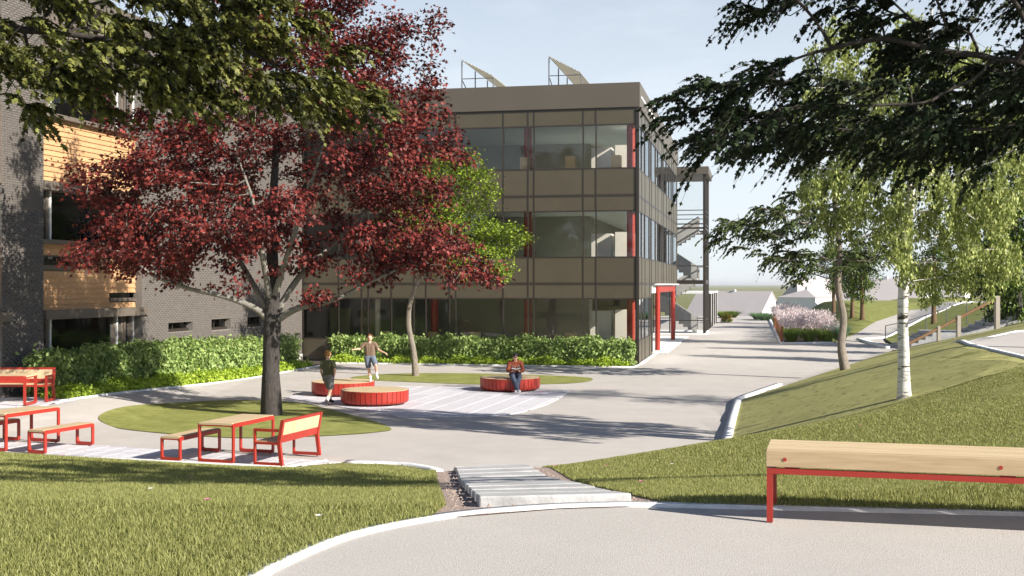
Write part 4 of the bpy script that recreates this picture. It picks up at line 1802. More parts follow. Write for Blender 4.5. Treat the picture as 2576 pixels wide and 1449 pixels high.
# dark leafy tree at the right edge
cx_, cy_ = 25.1, 58.6
cz_ = H(cx_, cy_)
ct = lambda px, py, d=1.0: sx(px, py, d, cy_)
lob = [(ct(2520, 480), (1.7, 1.5, 2.4), 1.3), (ct(2515, 660), (1.6, 1.4, 1.9), 1.3), (ct(2600, 560), (1.8, 1.5, 2.6), .8), (ct(2560, 770), (1.2, 1.1, .7), .5), (ct(2550, 350), (1.4, 1.4, 1.3), .7)]
tree('leafy_tree', (cx_, cy_, cz_), 'tall dense dark green tree behind the handrail post at the right edge', 'bark_dark', 'leaf_globe',
     [(cx_, cy_, cz_ - .1), (cx_ + .1, cy_ + .2, cz_ + 1.0), (cx_ + .1, cy_ + .7, cz_ + 3.5), (cx_ + .3, cy_ + 1, cz_ + 7)], [.2, .15, .12, .05],
     lob, 120, 5, .35, .34, .36, 26000, .19, OVAL, seed=41, tip=.01, lspread=.28, lflat=.8)

# small round trees on the far slope
for i, (px, py, hw, topy, gl) in enumerate([(2097, 790, 46, 600, 'leftmost of the three on the slope'), (2144, 799, 42, 610, 'middle of the three on the slope'),
                                            (2169, 804, 44, 585, 'rightmost of the three on the slope'), (2349, 815, 58, 560, 'standing alone beside the stairs')]):
    x, y = PH(px, py)
    z = H(x, y)
    f_ = lambda a, b, d=0: sx(a, b, d, y)
    zt = f_(px, topy)[2]
    r_ = hw * y / FD
    mid = .5 * (f_(px, py - 38)[2] + zt)
    hh_ = .5 * (zt - f_(px, py - 38)[2])
    tree('round_tree', (x, y, z), 'small round headed tree with brown trunk, ' + gl, 'bark_brown', 'leaf_globe',
         [(x, y, z - .1), (x, y, z + .7), (x, y, z + 1.6), (x, y, mid + hh_ * .4)], [.19, .15, .13, .05],
         [((x, y, mid), (r_ * .9, r_ * .9, hh_ * .92), 1)], 46, 5, .2, .26, .28, 5200, .15, OVAL, group='small round trees on the far slope', seed=60 + i, tip=.01, lspread=.18, lflat=.8, shell=.4)

# maple overhanging from the left (near the camera)
ov = lambda px, py, Y: AT(px, py, Y)
lx, ly = -8.6, 9.6
lob = [(ov(150, 40, 11), (1.3, .9, .55), 1.2), (ov(330, 130, 11), (.75, .8, .42), 1.2), (ov(480, 190, 11.3), (.45, .6, .30), .8), (ov(100, 200, 10.6), (.6, .6, .22), .5), (ov(700, 190, 12.5), (.75, .7, .36), .9),
       (ov(830, 240, 12.8), (.5, .5, .25), .6), (ov(560, 30, 11.5), (.7, .8, .35), .6), (ov(0, -150, 11), (1.8, 1.2, .7), .8), (ov(400, -130, 11.5), (1.5, 1.2, .6), .7)]
tree('overhanging_maple', (lx, ly, H(lx, ly)), 'maple with yellowish green leaves reaching in from the upper left', 'bark_dark', 'leaf_olive',
     [(lx, ly, H(lx, ly) - .1), (lx + .1, ly, 3.0), (lx + .5, ly + .1, 4.4), (lx + 1.6, ly + .5, 5.1), (lx + 3.0, ly + .9, 5.6)], [.24, .2, .17, .13, .08],
     lob, 150, 5, .17, .17, .17, 100, .092, MAPLE, seed=71, tip=.005, wob=.2, rmax=.12, di=1.6, sprays=(640, (.8, .25, 0), .42, 5, 13))

# dark maple overhanging from the right (near the camera)
qx, qy = 8.4, 10.2
lob = [(ov(2450, 180, 11), (.85, .9, .45), 1.2), (ov(2150, 280, 10.8), (.8, .8, .26), 1.2), (ov(1880, 300, 10.6), (.62, .6, .28), .9), (ov(2300, 60, 11.2), (.9, .8, .28), .9), (ov(2250, 355, 10.8), (.9, .7, .2), .9),
       (ov(2520, 310, 10.8), (.6, .8, .24), .7), (ov(1760, 240, 10.6), (.3, .4, .14), .3), (ov(2050, 20, 11), (.5, .5, .18), .35),
       (ov(2400, -150, 11), (1.6, 1.3, .5), 1.3), (ov(2900, 0, 10.8), (1.3, 1.4, 1.0), 1.0), (ov(2150, -230, 11), (1.2, 1.2, .4), .9), (ov(2700, -330, 10.5), (1.8, 1.6, .6), 1.0), ((5.6, 8.6, 6.3), (2.4, .9, .5), 2.6), ((2.6, 9.2, 6.2), (1.5, .9, .35), 1.8), ((-.2, 9.7, 6.4), (1.6, .8, .3), 1.4)]
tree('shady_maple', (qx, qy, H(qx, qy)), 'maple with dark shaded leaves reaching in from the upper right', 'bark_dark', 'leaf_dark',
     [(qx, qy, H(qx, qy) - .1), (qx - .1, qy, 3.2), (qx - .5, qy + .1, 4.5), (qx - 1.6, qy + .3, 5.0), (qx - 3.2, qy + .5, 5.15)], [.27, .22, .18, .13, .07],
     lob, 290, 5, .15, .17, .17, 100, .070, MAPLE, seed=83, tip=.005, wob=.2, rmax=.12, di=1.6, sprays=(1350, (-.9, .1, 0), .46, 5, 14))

# a thin tree just outside the right edge whose shade falls on the plaza
ax_, ay_ = 15.6, 27.0
az_ = H(ax_, ay_)
tree('roadside_tree', (ax_, ay_, az_), 'tall narrow tree on the upper path beyond the right edge, shading the plaza', 'bark_grey', 'leaf_willow',
     [(ax_, ay_, az_ - .1), (ax_, ay_, az_ + 2.4), (ax_ + .1, ay_, az_ + 5), (ax_, ay_, az_ + 8)], [.2, .16, .13, .06],
     [((ax_, ay_, az_ + 7.4), (1.5, 1.2, 2.4), 1), ((ax_ + .6, ay_, az_ + 5.2), (1.3, 1.1, 1.0), .5)], 60, 5, .3, .3, .32, 7000, .13, SLIM, seed=90, tip=.008, lspread=.25, lflat=.5)


for i, (x, y, hh_, lab) in enumerate([(24.0, 45.0, 9.5, 'nearer of two beyond the right edge'), (27.5, 50.5, 10.5, 'farther of two beyond the right edge')]):
    z = H(x, y)
    tree('slim_tree', (x, y, z), 'tall slim tree shading the road, ' + lab, 'bark_grey', 'leaf_globe',
         [(x, y, z - .1), (x, y, z + 2.5), (x, y, z + 5), (x, y, z + hh_ - 1)], [.22, .18, .14, .05],
         [((x, y, z + hh_ * .62), (1.0, 1.0, hh_ * .36), 1)], 50, 5, .25, .3, .32, 6000, .18, OVAL, group='slim trees along the right of the road', seed=95 + i, tip=.01, lspread=.22, lflat=.8, shell=.3)


# ------------------------------------------------------------------ hedges and ground cover
def leafbox(name, line, wdt, h, dens, lsize, leafm, label, cat, seed, core=True, top=1.0, rnd=.07, group=None):
    """clipped hedge along a line on the ground"""
    rng = np.random.RandomState(seed)
    a, b = np.array(line[0]), np.array(line[1])
    L = np.hypot(*(b - a))
    d = (b - a) / L
    n = np.array([-d[1], d[0]])
    root = thing(name, (a[0], a[1], H(*a)), label, cat, group)
    zg = lambda q: HH(q[:, 0], q[:, 1])
    P_, N_ = [], []
    for (cnt_, f_) in ((int(L * h * dens), 'side1'), (int(L * h * dens * .5), 'side2'), (int(L * wdt * dens * top), 'top'), (int(wdt * h * dens), 'end1'), (int(wdt * h * dens), 'end2')):
        u = rng.rand(cnt_) * L
        v = (rng.rand(cnt_) - .5) * wdt
        z = rng.rand(cnt_) ** .9 * h
        if f_ == 'side1':
            v[:] = -wdt / 2
            nn = np.array((-n[0], -n[1], .35))
        elif f_ == 'side2':
            v[:] = wdt / 2
            nn = np.array((n[0], n[1], .35))
        elif f_ == 'top':
            z[:] = h
            nn = np.array((0, 0, 1.))
        elif f_ == 'end1':
            u[:] = 0
            nn = np.array((-d[0], -d[1], .3))
        else:
            u[:] = L
            nn = np.array((d[0], d[1], .3))
        wave = .055 * np.sin(u * 2.3 + z * 1.7) + .05 * np.sin(u * 5.1 - z * 3.0 + seed) + .03 * np.sin(u * 11 + z * 9)
        q = a[None] + d * u[:, None] + n * v[:, None]
        dep = rng.normal(0, rnd, cnt_) + wave
        p = np.column_stack([q, zg(q) + z]) + nn[None] * dep[:, None]
        P_.append(p)
        N_.append(np.repeat(nn[None], cnt_, 0))
    P_, N_ = np.vstack(P_), np.vstack(N_)
    k = len(P_)
    nr = unit(N_ + rng.normal(0, .55, (k, 3)))
    td = unit(np.array((0, 0, -.5)) + rng.normal(0, .7, (k, 3)))
    link('foliage', leaves_mesh('foliage', P_ - np.array(root.location), td, nr, lsize * (.6 + .7 * rng.rand(k)), OVAL), leafm, root)
    if core:
        mb = MB()
        q = [a + d * u + n * v for u, v in ((.1, -wdt * .36), (L - .1, -wdt * .36), (L - .1, wdt * .36), (.1, wdt * .36))]
        mb.hexa([(*p, H(*p)) for p in q], [(*p, H(*p) + h * .9) for p in q])
        mb.build('core', 'leaf_hedge', root, world=True)
    return root


# left hedge along the brick wing
hl0, hl1 = np.array(wpt(wing(722, 900, .8)[0], .85)), np.array(wpt(wing(92, 950, .8)[0] - .1, .85))
leafbox('hedge', (hl1, hl0), .85, 1.08, 420, .13, 'leaf_hedge', 'clipped green hedge along the grey brick wing', 'hedge', 3)
e0, e1 = np.array(wpt(wing(735, 925, 1.4)[0] - .4, 1.62)), np.array(wpt(wing(120, 985, 1.4)[0], 1.62))
leafbox('ground_cover', (e1, e0), .75, .16, 900, .10, 'leaf_cover', 'strip of low bright green plants at the foot of the wing hedge', 'plants', 4, core=False, rnd=.05)
drape('planting_bed', [tuple(wpt(-1.0, .02)), tuple(wpt(-1.0 + 1.0, 2.06)), tuple(wpt(wing(110, 985, 1.4)[0] + .3, 2.06)), tuple(wpt(wing(110, 985, 1.4)[0] + .3, .02))], 'soil', .012, g=1.0)
kerb([tuple(wpt(.1, 2.1)), tuple(wpt(wing(110, 985, 1.4)[0] + .4, 2.1))], .09, .04, step=.6)
# hedge in front of the glazed front
uL = fu(856)
f0, f1 = CW + E1 * .15 + FN * .62, CW + E1 * uL + FN * .62
leafbox('hedge', (f1, f0), .85, 1.0, 420, .13, 'leaf_hedge', 'clipped green hedge along the glazed building front', 'hedge', 5)
f2, f3 = CW + E1 * .3 + FN * 1.38, CW + E1 * (uL - .2) + FN * 1.38
leafbox('ground_cover', (f3, f2), .75, .18, 900, .10, 'leaf_cover', 'strip of low bright green plants at the foot of the glazed front hedge', 'plants', 6, core=False, rnd=.05)
drape('planting_bed', [tuple(CW + E1 * 0 + FN * .08), tuple(CW + E1 * uL + FN * .08), tuple(CW + E1 * (uL - .1) + FN * 1.8), tuple(CW + E1 * .05 + FN * 1.8)], 'soil', .012, g=1.0)
kerb([tuple(CW + E1 * (uL + .1) + FN * 1.84), tuple(CW + E1 * .0 + FN * 1.84), tuple(CW - E1 * .1 + FN * .2)], .09, .04, step=.6)


# ------------------------------------------------------------------ lawn blades
def blades(name, poly, n, hgt, wdt, label, seed, holes=(), near=None, m='grass_blade'):
    rng = np.random.RandomState(seed)
    P_ = np.array(poly)
    lo, hi = P_.min(0), P_.max(0)
    pts = []
    got = 0
    while got < n:
        q = lo + rng.rand(n * 2, 2) * (hi - lo)
        k = inpoly(q[:, 0], q[:, 1], P_)
        for h_ in holes:
            k &= ~inpoly(q[:, 0], q[:, 1], np.array(h_))
        # thinner with distance, and only where the camera can look
        dens = np.clip((near / np.maximum(q[:, 1], 1.0)) ** 2.0, 0, 1)
        k &= rng.rand(len(q)) < dens
        k &= (np.abs(q[:, 0]) < .47 * q[:, 1] + .6) & (q[:, 1] > 5.4)
        q = q[k]
        pts.append(q)
        got += len(q)
    q = np.vstack(pts)[:n]
    z = HH(q[:, 0], q[:, 1]) + .01
    gz = 1 + np.clip((q[:, 1] - 9) * .03, 0, .6)
    hh_ = hgt * (.55 + .75 * rng.rand(n)) * np.clip((27 - q[:, 1]) / 11, .12, 1)
    an = rng.rand(n) * 6.283
    lean = rng.normal(0, .35, (n, 2)) * hh_[:, None]
    ww = wdt * (.7 + .6 * rng.rand(n)) * gz ** 2
    dx, dy = np.cos(an) * ww / 2, np.sin(an) * ww / 2
    V = np.empty((n, 3, 3))
    V[:, 0] = np.column_stack([q[:, 0] - dx, q[:, 1] - dy, z])
    V[:, 1] = np.column_stack([q[:, 0] + dx, q[:, 1] + dy, z])
    V[:, 2] = np.column_stack([q[:, 0] + lean[:, 0], q[:, 1] + lean[:, 1], z + hh_])
    o = link(name, npmesh(name, V.reshape(-1, 3), np.arange(n * 3).reshape(-1, 3)), m)
    return tag(o, label, 'grass', kind='stuff')


blades('grass', left_lawn, 260000, .038, .0085, 'short mown grass on the lawn left of the steps', 101, near=8.0)
blades('grass', right_lawn, 290000, .038, .0085, 'short mown grass on the lawn right of the steps', 102, near=9.5, holes=[slope_poly])

# ------------------------------------------------------------------ furniture
def rounded(w0, w1, z0, z1, r, n=4):
    out = []
    for cx0, cz0, a0 in ((w1 - r, z0 + r, -pi / 2), (w1 - r, z1 - r, 0), (w0 + r, z1 - r, pi / 2), (w0 + r, z0 + r, pi)):
        for k in range(n + 1):
            a = a0 + pi / 2 * k / n
            out.append((cx0 + r * cos(a), cz0 + r * sin(a)))
    return out


def ring(mb, y0, y1, outer, inner):
    """flat frame in the x-z plane, thick along y"""
    n = len(outer)
    vs = []
    for lp in (outer, inner):
        for y in (y0, y1):
            vs += [(x, y, z) for x, z in lp]
    o0, o1, i0, i1 = 0, n, 2 * n, 3 * n
    fs = []
    for k in range(n):
        j = (k + 1) % n
        fs += [(o0 + k, o0 + j, i0 + j, i0 + k), (o1 + j, o1 + k, i1 + k, i1 + j), (o0 + j, o0 + k, o1 + k, o1 + j), (i0 + k, i0 + j, i1 + j, i1 + k)]
    return mb.add(vs, fs)


def make_table(root, W, L, hgt, slat=.098, topt=.035):
    """x across, y along; origin at the middle on the ground"""
    for s_ in (-1, 1):
        mb = MB()
        y0, y1 = sorted((s_ * (L / 2 - .005), s_ * (L / 2 - .07)))
        ring(mb, y0, y1, rounded(-W / 2, W / 2, .012, hgt - .004, .045), rounded(-W / 2 + .03, W / 2 - .03, .07, hgt - .06, .04))
        fr = mb.build('end_frame', 'red_metal', root)
        for x in (-W / 2 + .08, W / 2 - .08):
            mb = MB()
            mb.tube([(x, .5 * (y0 + y1), 0), (x, .5 * (y0 + y1), .014)], .022, 10)
            mb.build('foot', 'red_metal', fr)
    for s_ in (-1, 1):
        mb = MB()
        x0, x1 = sorted((s_ * W / 2, s_ * (W / 2 - .025)))
        mb.box(x0 - .001, x1 + .001, -L / 2 + .07, L / 2 - .07, hgt - .075, hgt - .002)
        mb.build('side_rail', 'red_metal', root)
    n = int(L / slat)
    st = L / n
    mb = MB()
    mb.box(-W / 2 + .027, W / 2 - .027, -st / 2 + .003, st / 2 - .003, hgt - topt, hgt + .004)
    me = mb.mesh('slat')
    me.materials.append(MATS['light_wood'])
    copies(me, 'slat', None, root, [(0, -L / 2 + (i + .5) * st, random.uniform(-.001, .001)) for i in range(n)])
    return root


def make_backed(root, W, L, flip=1):
    """bench with backrest at +x; origin at the middle on the ground"""
    sh = .45
    for s_ in (-1, 1):
        y0, y1 = sorted((s_ * L / 2, s_ * (L / 2 - .06)))
        mb = MB()
        # closed floor loop, front leg up to the arm, slanted rear leg
        xf, xr = -W / 2, W / 2
        hx = lambda x0, x1, z0, z1, X0=None, X1=None: mb.hexa([(x0, y0, z0), (x1, y0, z0), (x1, y1, z0), (x0, y1, z0)],
                                                             [((X0 if X0 is not None else x0), y0, z1), ((X1 if X1 is not None else x1), y0, z1),
                                                              ((X1 if X1 is not None else x1), y1, z1), ((X0 if X0 is not None else x0), y1, z1)])
        hx(xf, xf + .03, .012, .62)
        hx(xf + .031, xr - .031, .012, .065)
        hx(xr - .03, xr + .03, .012, sh - .03, xr - .085, xr - .02)
        hx(xf + .031, xr - .09, sh - .06, sh - .02)
        fr = mb.build('end_frame', 'red_metal', root)
        mb = MB()
        mb.box(xf, xr - .08, y0, y1, .622, .67)
        mb.build('armrest', 'red_metal', root)
        mb = MB()
        hx(xr - .085, xr - .02, sh - .03, .84, xr - .005, xr + .055)
        mb.build('back_post', 'red_metal', root)
        for x in (xf + .07, xr - .05):
            mb = MB()
            mb.tube([(x, .5 * (y0 + y1), 0), (x, .5 * (y0 + y1), .014)], .02, 10)
            mb.build('foot', 'red_metal', fr)
    xr = W / 2
    bx = lambda z: xr - .05 + (z - sh) * .19
    for z0, z1, nm in ((.79, .84, 'back_rail'), (sh - .03, .555, 'back_rail')):
        mb = MB()
        q0 = [(bx(z0) - .025, -L / 2 + .061, z0), (bx(z0) + .022, -L / 2 + .061, z0), (bx(z0) + .022, L / 2 - .061, z0), (bx(z0) - .025, L / 2 - .061, z0)]
        q1 = [(bx(z1) - .025, -L / 2 + .061, z1), (bx(z1) + .022, -L / 2 + .061, z1), (bx(z1) + .022, L / 2 - .061, z1), (bx(z1) - .025, L / 2 - .061, z1)]
        mb.hexa(q0, q1)
        mb.build(nm, 'red_metal', root)
    mb = MB()
    mb.box(-W / 2 + .001, -W / 2 + .024, -L / 2 + .061, L / 2 - .061, sh - .06, sh - .012)
    mb.build('seat_rail', 'red_metal', root)
    n = int(L / .098)
    st = (L - .124) / n
    mb = MB()
    mb.box(-W / 2 + .026, W / 2 - .1, -st / 2 + .003, st / 2 - .003, sh - .03, sh)
    me = mb.mesh('seat_slat')
    me.materials.append(MATS['light_wood'])
    copies(me, 'seat_slat', None, root, [(0, -L / 2 + .062 + (i + .5) * st, 0) for i in range(n)])
    mb = MB()
    z0, z1 = .557, .788
    mb.hexa([(bx(z0) - .02, -st / 2 + .003, z0), (bx(z0) + .016, -st / 2 + .003, z0), (bx(z0) + .016, st / 2 - .003, z0), (bx(z0) - .02, st / 2 - .003, z0)],
            [(bx(z1) - .02, -st / 2 + .003, z1), (bx(z1) + .016, -st / 2 + .003, z1), (bx(z1) + .016, st / 2 - .003, z1), (bx(z1) - .02, st / 2 - .003, z1)])
    me = mb.mesh('back_slat')
    me.materials.append(MATS['light_wood'])
    copies(me, 'back_slat', None, root, [(0, -L / 2 + .062 + (i + .5) * st, 0) for i in range(n)])
    return root


def zq(x, y):
    return P((580 + x * .2562) / 1.4907, (1500 + y * .2562) / 1.4907)


def place(pts):
    """near-left, near-right, far-right, far-left feet to centre and heading"""
    p = np.array(pts)
    c = p.mean(0)
    ax = (p[2] + p[3] - p[0] - p[1]) / 2
    L = np.hypot(*ax)
    W = np.hypot(*((p[1] + p[2] - p[0] - p[3]) / 2))
    return c, atan2(-ax[0], ax[1]), W, L


# set in the middle
c, rz, W, L = place([zq(645, 935), zq(1165, 960), zq(1740, 800), zq(1250, 785)])
RZ = rz
t = thing('picnic_table', (c[0], c[1], H(*c) + .024), 'red framed wooden table in front of the red maple trunk', 'table', 'red framed tables', RZ)
make_table(t, .74, 1.5, .74)
c2, _, _, _ = place([zq(110, 905), zq(405, 912), zq(925, 790), zq(690, 775)])
b = thing('backless_bench', (c2[0], c2[1], H(*c2) + .024), 'red framed backless bench left of the table in front of the maple', 'bench', 'red framed backless benches', RZ)
make_table(b, .42, 1.4, .46)
c3, _, _, _ = place([zq(1465, 970), zq(1870, 995), zq(2385, 835), zq(2040, 825)])
k = thing('backed_bench', (c3[0], c3[1], H(*c3) + .024), 'red framed wooden bench with backrest right of the table in front of the maple', 'bench', 'red framed benches with backrest', RZ)
make_backed(k, .56, 1.5)
# set at the left edge
zl = lambda x, y: P(x * .276 / 1.4907, (1350 + y * .276) / 1.4907)
tn, tf = np.array(zl(75, 1268)), np.array(zl(805, 1140))
axv = (tf - tn) / np.hypot(*(tf - tn))
RZ2 = atan2(-axv[0], axv[1])
side = np.array([-axv[1], axv[0]])
c = .5 * (tn + tf) + side * .36
t2 = copy_tree(t)
t2.location = (c[0], c[1], H(*c) + .024)
t2.rotation_euler = (0, 0, RZ2)
tag(t2, 'red framed wooden table at the left edge beside the lawn')
bn, bf = np.array(zl(645, 1300)), np.array(zl(1235, 1180))
c = .5 * (bn + bf) + side * .2
b2 = copy_tree(b)
b2.location = (c[0], c[1], H(*c) + .024)
b2.rotation_euler = (0, 0, RZ2)
tag(b2, 'red framed backless bench right of the table at the left edge')
c = .5 * (tn + tf) + side * 1.2
b3 = copy_tree(b)
b3.location = (c[0], c[1], H(*c) + .024)
b3.rotation_euler = (0, 0, RZ2)
tag(b3, 'red framed backless bench behind the table, cut by the left edge')
# set by the brick wing
yb = 30.1
xr_ = yb * (128 - 1288) / FD
k2 = copy_tree(k)
k2.location = (xr_ - .75, yb, H(xr_ - .7, yb) + .024)
k2.rotation_euler = (0, 0, pi / 2 + .03)
tag(k2, 'red framed wooden bench with backrest standing by the brick wing')
yt = 29.2
xt_ = yt * (82 - 1288) / FD
t3 = copy_tree(t)
t3.location = (xt_ - .78, yt, H(xt_ - .7, yt) + .024)
t3.rotation_euler = (0, 0, pi / 2 + .03)
tag(t3, 'red framed wooden table in front of the bench by the brick wing')


# round drum seats
def make_drum(root, R, hgt, n=40):
    mb = MB()
    rr = R - .05
    mb.tube([(0, 0, .05), (0, 0, hgt - .04)], rr - .03, 40)
    mb.build('core', 'shoe_dark', root)
    a = pi / n * .90
    prof = [(R - .10, .035), (R - .045, .05), (R - .01, .085), (R, .14), (R, hgt - .004)]
    vs, fs = [], []
    for th in (.0, .016):
        for r_, z in prof:
            for s_ in (-1, 1):
                vs.append(((r_ - th) * cos(s_ * a), (r_ - th) * sin(s_ * a), z))
    m_ = len(prof) * 2
    for i in range(len(prof) - 1):
        q = 2 * i
        fs += [(q, q + 1, q + 3, q + 2), (m_ + q + 1, m_ + q, m_ + q + 2, m_ + q + 3), (q, q + 2, m_ + q + 2, m_ + q), (q + 3, q + 1, m_ + q + 1, m_ + q + 3)]
    fs += [(0, m_, m_ + 1, 1), (m_ - 2, m_ - 1, 2 * m_ - 1, 2 * m_ - 2)]
    mb = MB().add(vs, fs)
    me = mb.mesh('side_panel')
    me.materials.append(MATS['red_metal'])
    copies(me, 'side_panel', None, root, [(0, 0, 0)] * n, [2 * pi * i / n for i in range(n)])
    circ = [((R - .018) * cos(2 * pi * i / 64), (R - .018) * sin(2 * pi * i / 64)) for i in range(64)]
    w_ = .115
    i = -int(R / w_) - 1
    while i * w_ < R:
        q = clip_convex([(-R, i * w_ + .003), (R, i * w_ + .003), (R, (i + 1) * w_ - .003), (-R, (i + 1) * w_ - .003)], circ)
        i += 1
        if len(q) < 3 or abs(area(q)) < .004:
            continue
        mb = MB()
        mb.prism(q, hgt - .035, hgt + random.uniform(.004, .006))
        mb.build('top_slat', 'light_wood', root)
    for i in range(6):
        mb = MB()
        an = i * pi / 3
        mb.tube([((R - .2) * cos(an), (R - .2) * sin(an), 0), ((R - .2) * cos(an), (R - .2) * sin(an), .06)], .03, 8)
        mb.build('foot', 'red_metal', root)
    return root


DR = .93
DH = .42
d1 = (-3.76, 32.45)
d2 = (-5.02, 35.2)
d3 = (-.06, 36.7)
dr = thing('drum_seat', (*d1, .025), 'empty round red seat with pale wooden top, nearest of the three', 'seat', 'round red seats on the paving', .4)
make_drum(dr, DR, DH - .025)
dr2 = copy_tree(dr)
dr2.location = (*d2, .025)
tag(dr2, 'round red seat that the boy in the brown shirt stands on')
dr3 = copy_tree(dr)
dr3.location = (*d3, .025)
tag(dr3, 'round red seat with the reading person sitting on it')

# ------------------------------------------------------------------ long bench in the foreground
fl = np.array(P(1929, 1313.6, ZP))
bd = np.array([1.52, -.41])
bd /= np.hypot(*bd)
bw = np.array([-bd[1], bd[0]])
lb = thing('long_bench', (fl[0], fl[1], ZP), 'long timber topped bench on a red frame in the right foreground', 'bench', rz=atan2(bd[1], bd[0]))
LB, WB, HB = 3.3, .60, .47
mb = MB()
nsl = 8
sw = WB / nsl
for i in range(nsl):
    mb = MB()
    y0 = i * sw + .010
    y1 = (i + 1) * sw - .010
    mb.box(-.005, LB, y0 if i else 0.0, y1, HB - (.105 if i == 0 else .04), HB + random.uniform(-.0005, .0005))
    o = mb.build('seat_slat', 'bench_wood' if i == 0 else 'light_wood', lb)  # same timber; top slats take the paler colour to look brighter lit
    bv = o.modifiers.new('b', 'BEVEL')
    bv.width = .003
    bv.segments = 2
for x in (.115, 1.43, 2.75):
    mb = MB()
    mb.tube([(x, -.004, HB - .055), (x, .01, HB - .055)], .0125, 16)
    mb.build('bolt', 'red_metal', lb)
    mb = MB()
    mb.box(x + .0, x + .09, .02, WB - .02, HB - .115, HB - .106)
    mb.build('spacer', 'red_metal', lb)
mb = MB()
mb.box(.0, LB, .002, .045, HB - .152, HB - .116)
mb.build('front_beam', 'red_metal', lb)
mb = MB()
mb.box(.0, LB, WB - .045, WB - .002, HB - .152, HB - .116)
mb.build('rear_beam', 'red_metal', lb)
for x in (0, LB - .04):
    for y in (.003, WB - .046):
        mb = MB()
        mb.box(x - .001, x + .038, y, y + .043, 0, HB - .153)
        mb.build('leg', 'red_metal', lb)
    mb = MB()
    mb.box(x - .002, x + .036, .047, WB - .047, HB - .150, HB - .117)
    mb.build('cross_beam', 'red_metal', lb)

# ------------------------------------------------------------------ outdoor stairs with handrail
sd = np.array([.985, -.17])
sw_ = np.array([.17, .985])
s0 = np.array([19.75, 59.6])
stp = thing('outdoor_stairs', (s0[0], s0[1], 0), 'concrete stairs in two flights climbing the lawn at the right', 'stairs')
WID = 4.4
TR, RI = .34, .17
x = 0.0
z = 0.0


def step(x0, x1, zt, nm='step'):
    q = [s0 + sd * a + sw_ * b for a, b in ((x0, 0), (x1, 0), (x1, WID), (x0, WID))]
    mb = MB()
    mb.hexa([(*p, zt - .6) for p in q], [(*p, zt) for p in q])
    return mb.build(nm, 'concrete', stp, world=True)


for i in range(5):
    z += RI
    step(x, x + TR - .002, z)
    x += TR
step(x, x + 1.9, z - .001, 'landing')
x += 1.9
for i in range(7):
    z += RI
    step(x, x + TR - .002, z)
    x += TR
step(x, x + 4, z - .001, 'landing')
q = [s0 + sd * a + sw_ * b for a, b in ((-.1, -.35), (x + 2, -.35), (x + 2, -.02), (-.1, -.02))]
mb = MB()
mb.hexa([(*q[0], -.3), (*q[1], 1.3), (*q[2], 1.3), (*q[3], -.3)], [(*q[0], .06), (*q[1], 2.25), (*q[2], 2.25), (*q[3], .06)])
mb.build('cheek_wall', 'concrete', stp, world=True)
# timber handrail on posts, near side
hr = thing('handrail', (19.0, 57.4, 0), 'brown timber handrail on pale square posts beside the stairs', 'railing')
ra, rb = np.array(AT(2262, 877, 57.0)), np.array(AT(2503, 753, 57.0))
mb = MB()
mb.tube([tuple(ra), tuple(rb)], .075, 10)
mb.build('rail', 'handrail', hr, world=True)
for px, pt, wd in ((2508, 744, .13), (2411, 794, .11), (2361, 820, .09)):
    Y = 57.0
    x_, _, zt = AT(px, pt, Y)
    mb = MB()
    zb = H(x_, Y) - .1
    mb.box(x_ - wd * .75, x_ + wd * .75, Y - wd, Y + wd, zb, zt)
    mb.build('post', 'post_paint', hr, world=True)
# glass balustrade on the far side
gb = thing('glass_balustrade', (20.4, 64.2, 0), 'thin posted glass balustrade on the far side of the stairs', 'railing')
prev = None
for i in range(7):
    p = s0 + sd * (i * 1.05 - .3) + sw_ * (WID + .1)
    zz = min(2.0, max(0, (i * 1.05 - .3) * .33))
    mb = MB()
    mb.tube([(*p, zz - .15), (*p, zz + 1.05)], .025, 8)
    mb.build('post', 'steel', gb, world=True)
    if prev is not None:
        (pp_, zz_) = prev
        mb = MB()
        o2 = sw_ * .008
        mb.hexa([(*(pp_ - o2), zz_ + .1), (*(p - o2), zz + .1), (*(p + o2), zz + .1), (*(pp_ + o2), zz_ + .1)],
                [(*(pp_ - o2), zz_ + 1.0), (*(p - o2), zz + 1.0), (*(p + o2), zz + 1.0), (*(pp_ + o2), zz_ + 1.0)])
        mb.build('pane', 'glass_clear', gb, world=True)
        mb = MB()
        mb.tube([(*pp_, zz_ + 1.05), (*p, zz + 1.05)], .02, 8)
        mb.build('top_rail', 'steel', gb, world=True)
    prev = (p, zz)

# ------------------------------------------------------------------ planted bed beside the road
bed = [(14.95, 65.6), (18.0, 66.5), (20.0, 74), (25.5, 100), (29, 118), (rl(118), 118)]
drape('planting_bed', bed, 'soil', .03, g=2.0)
kerb([(rl(118), 118), (14.95, 65.5), (18.0, 66.4)], .22, .08, step=1.0)
drape('lawn', [(19.3, 74.2), (25.5, 101), (29, 117.8), (rl(118) + .5, 117.8), (rl(102) + .8, 102), (rl(84) + 2.2, 84)], 'turf', .05, g=1.5)


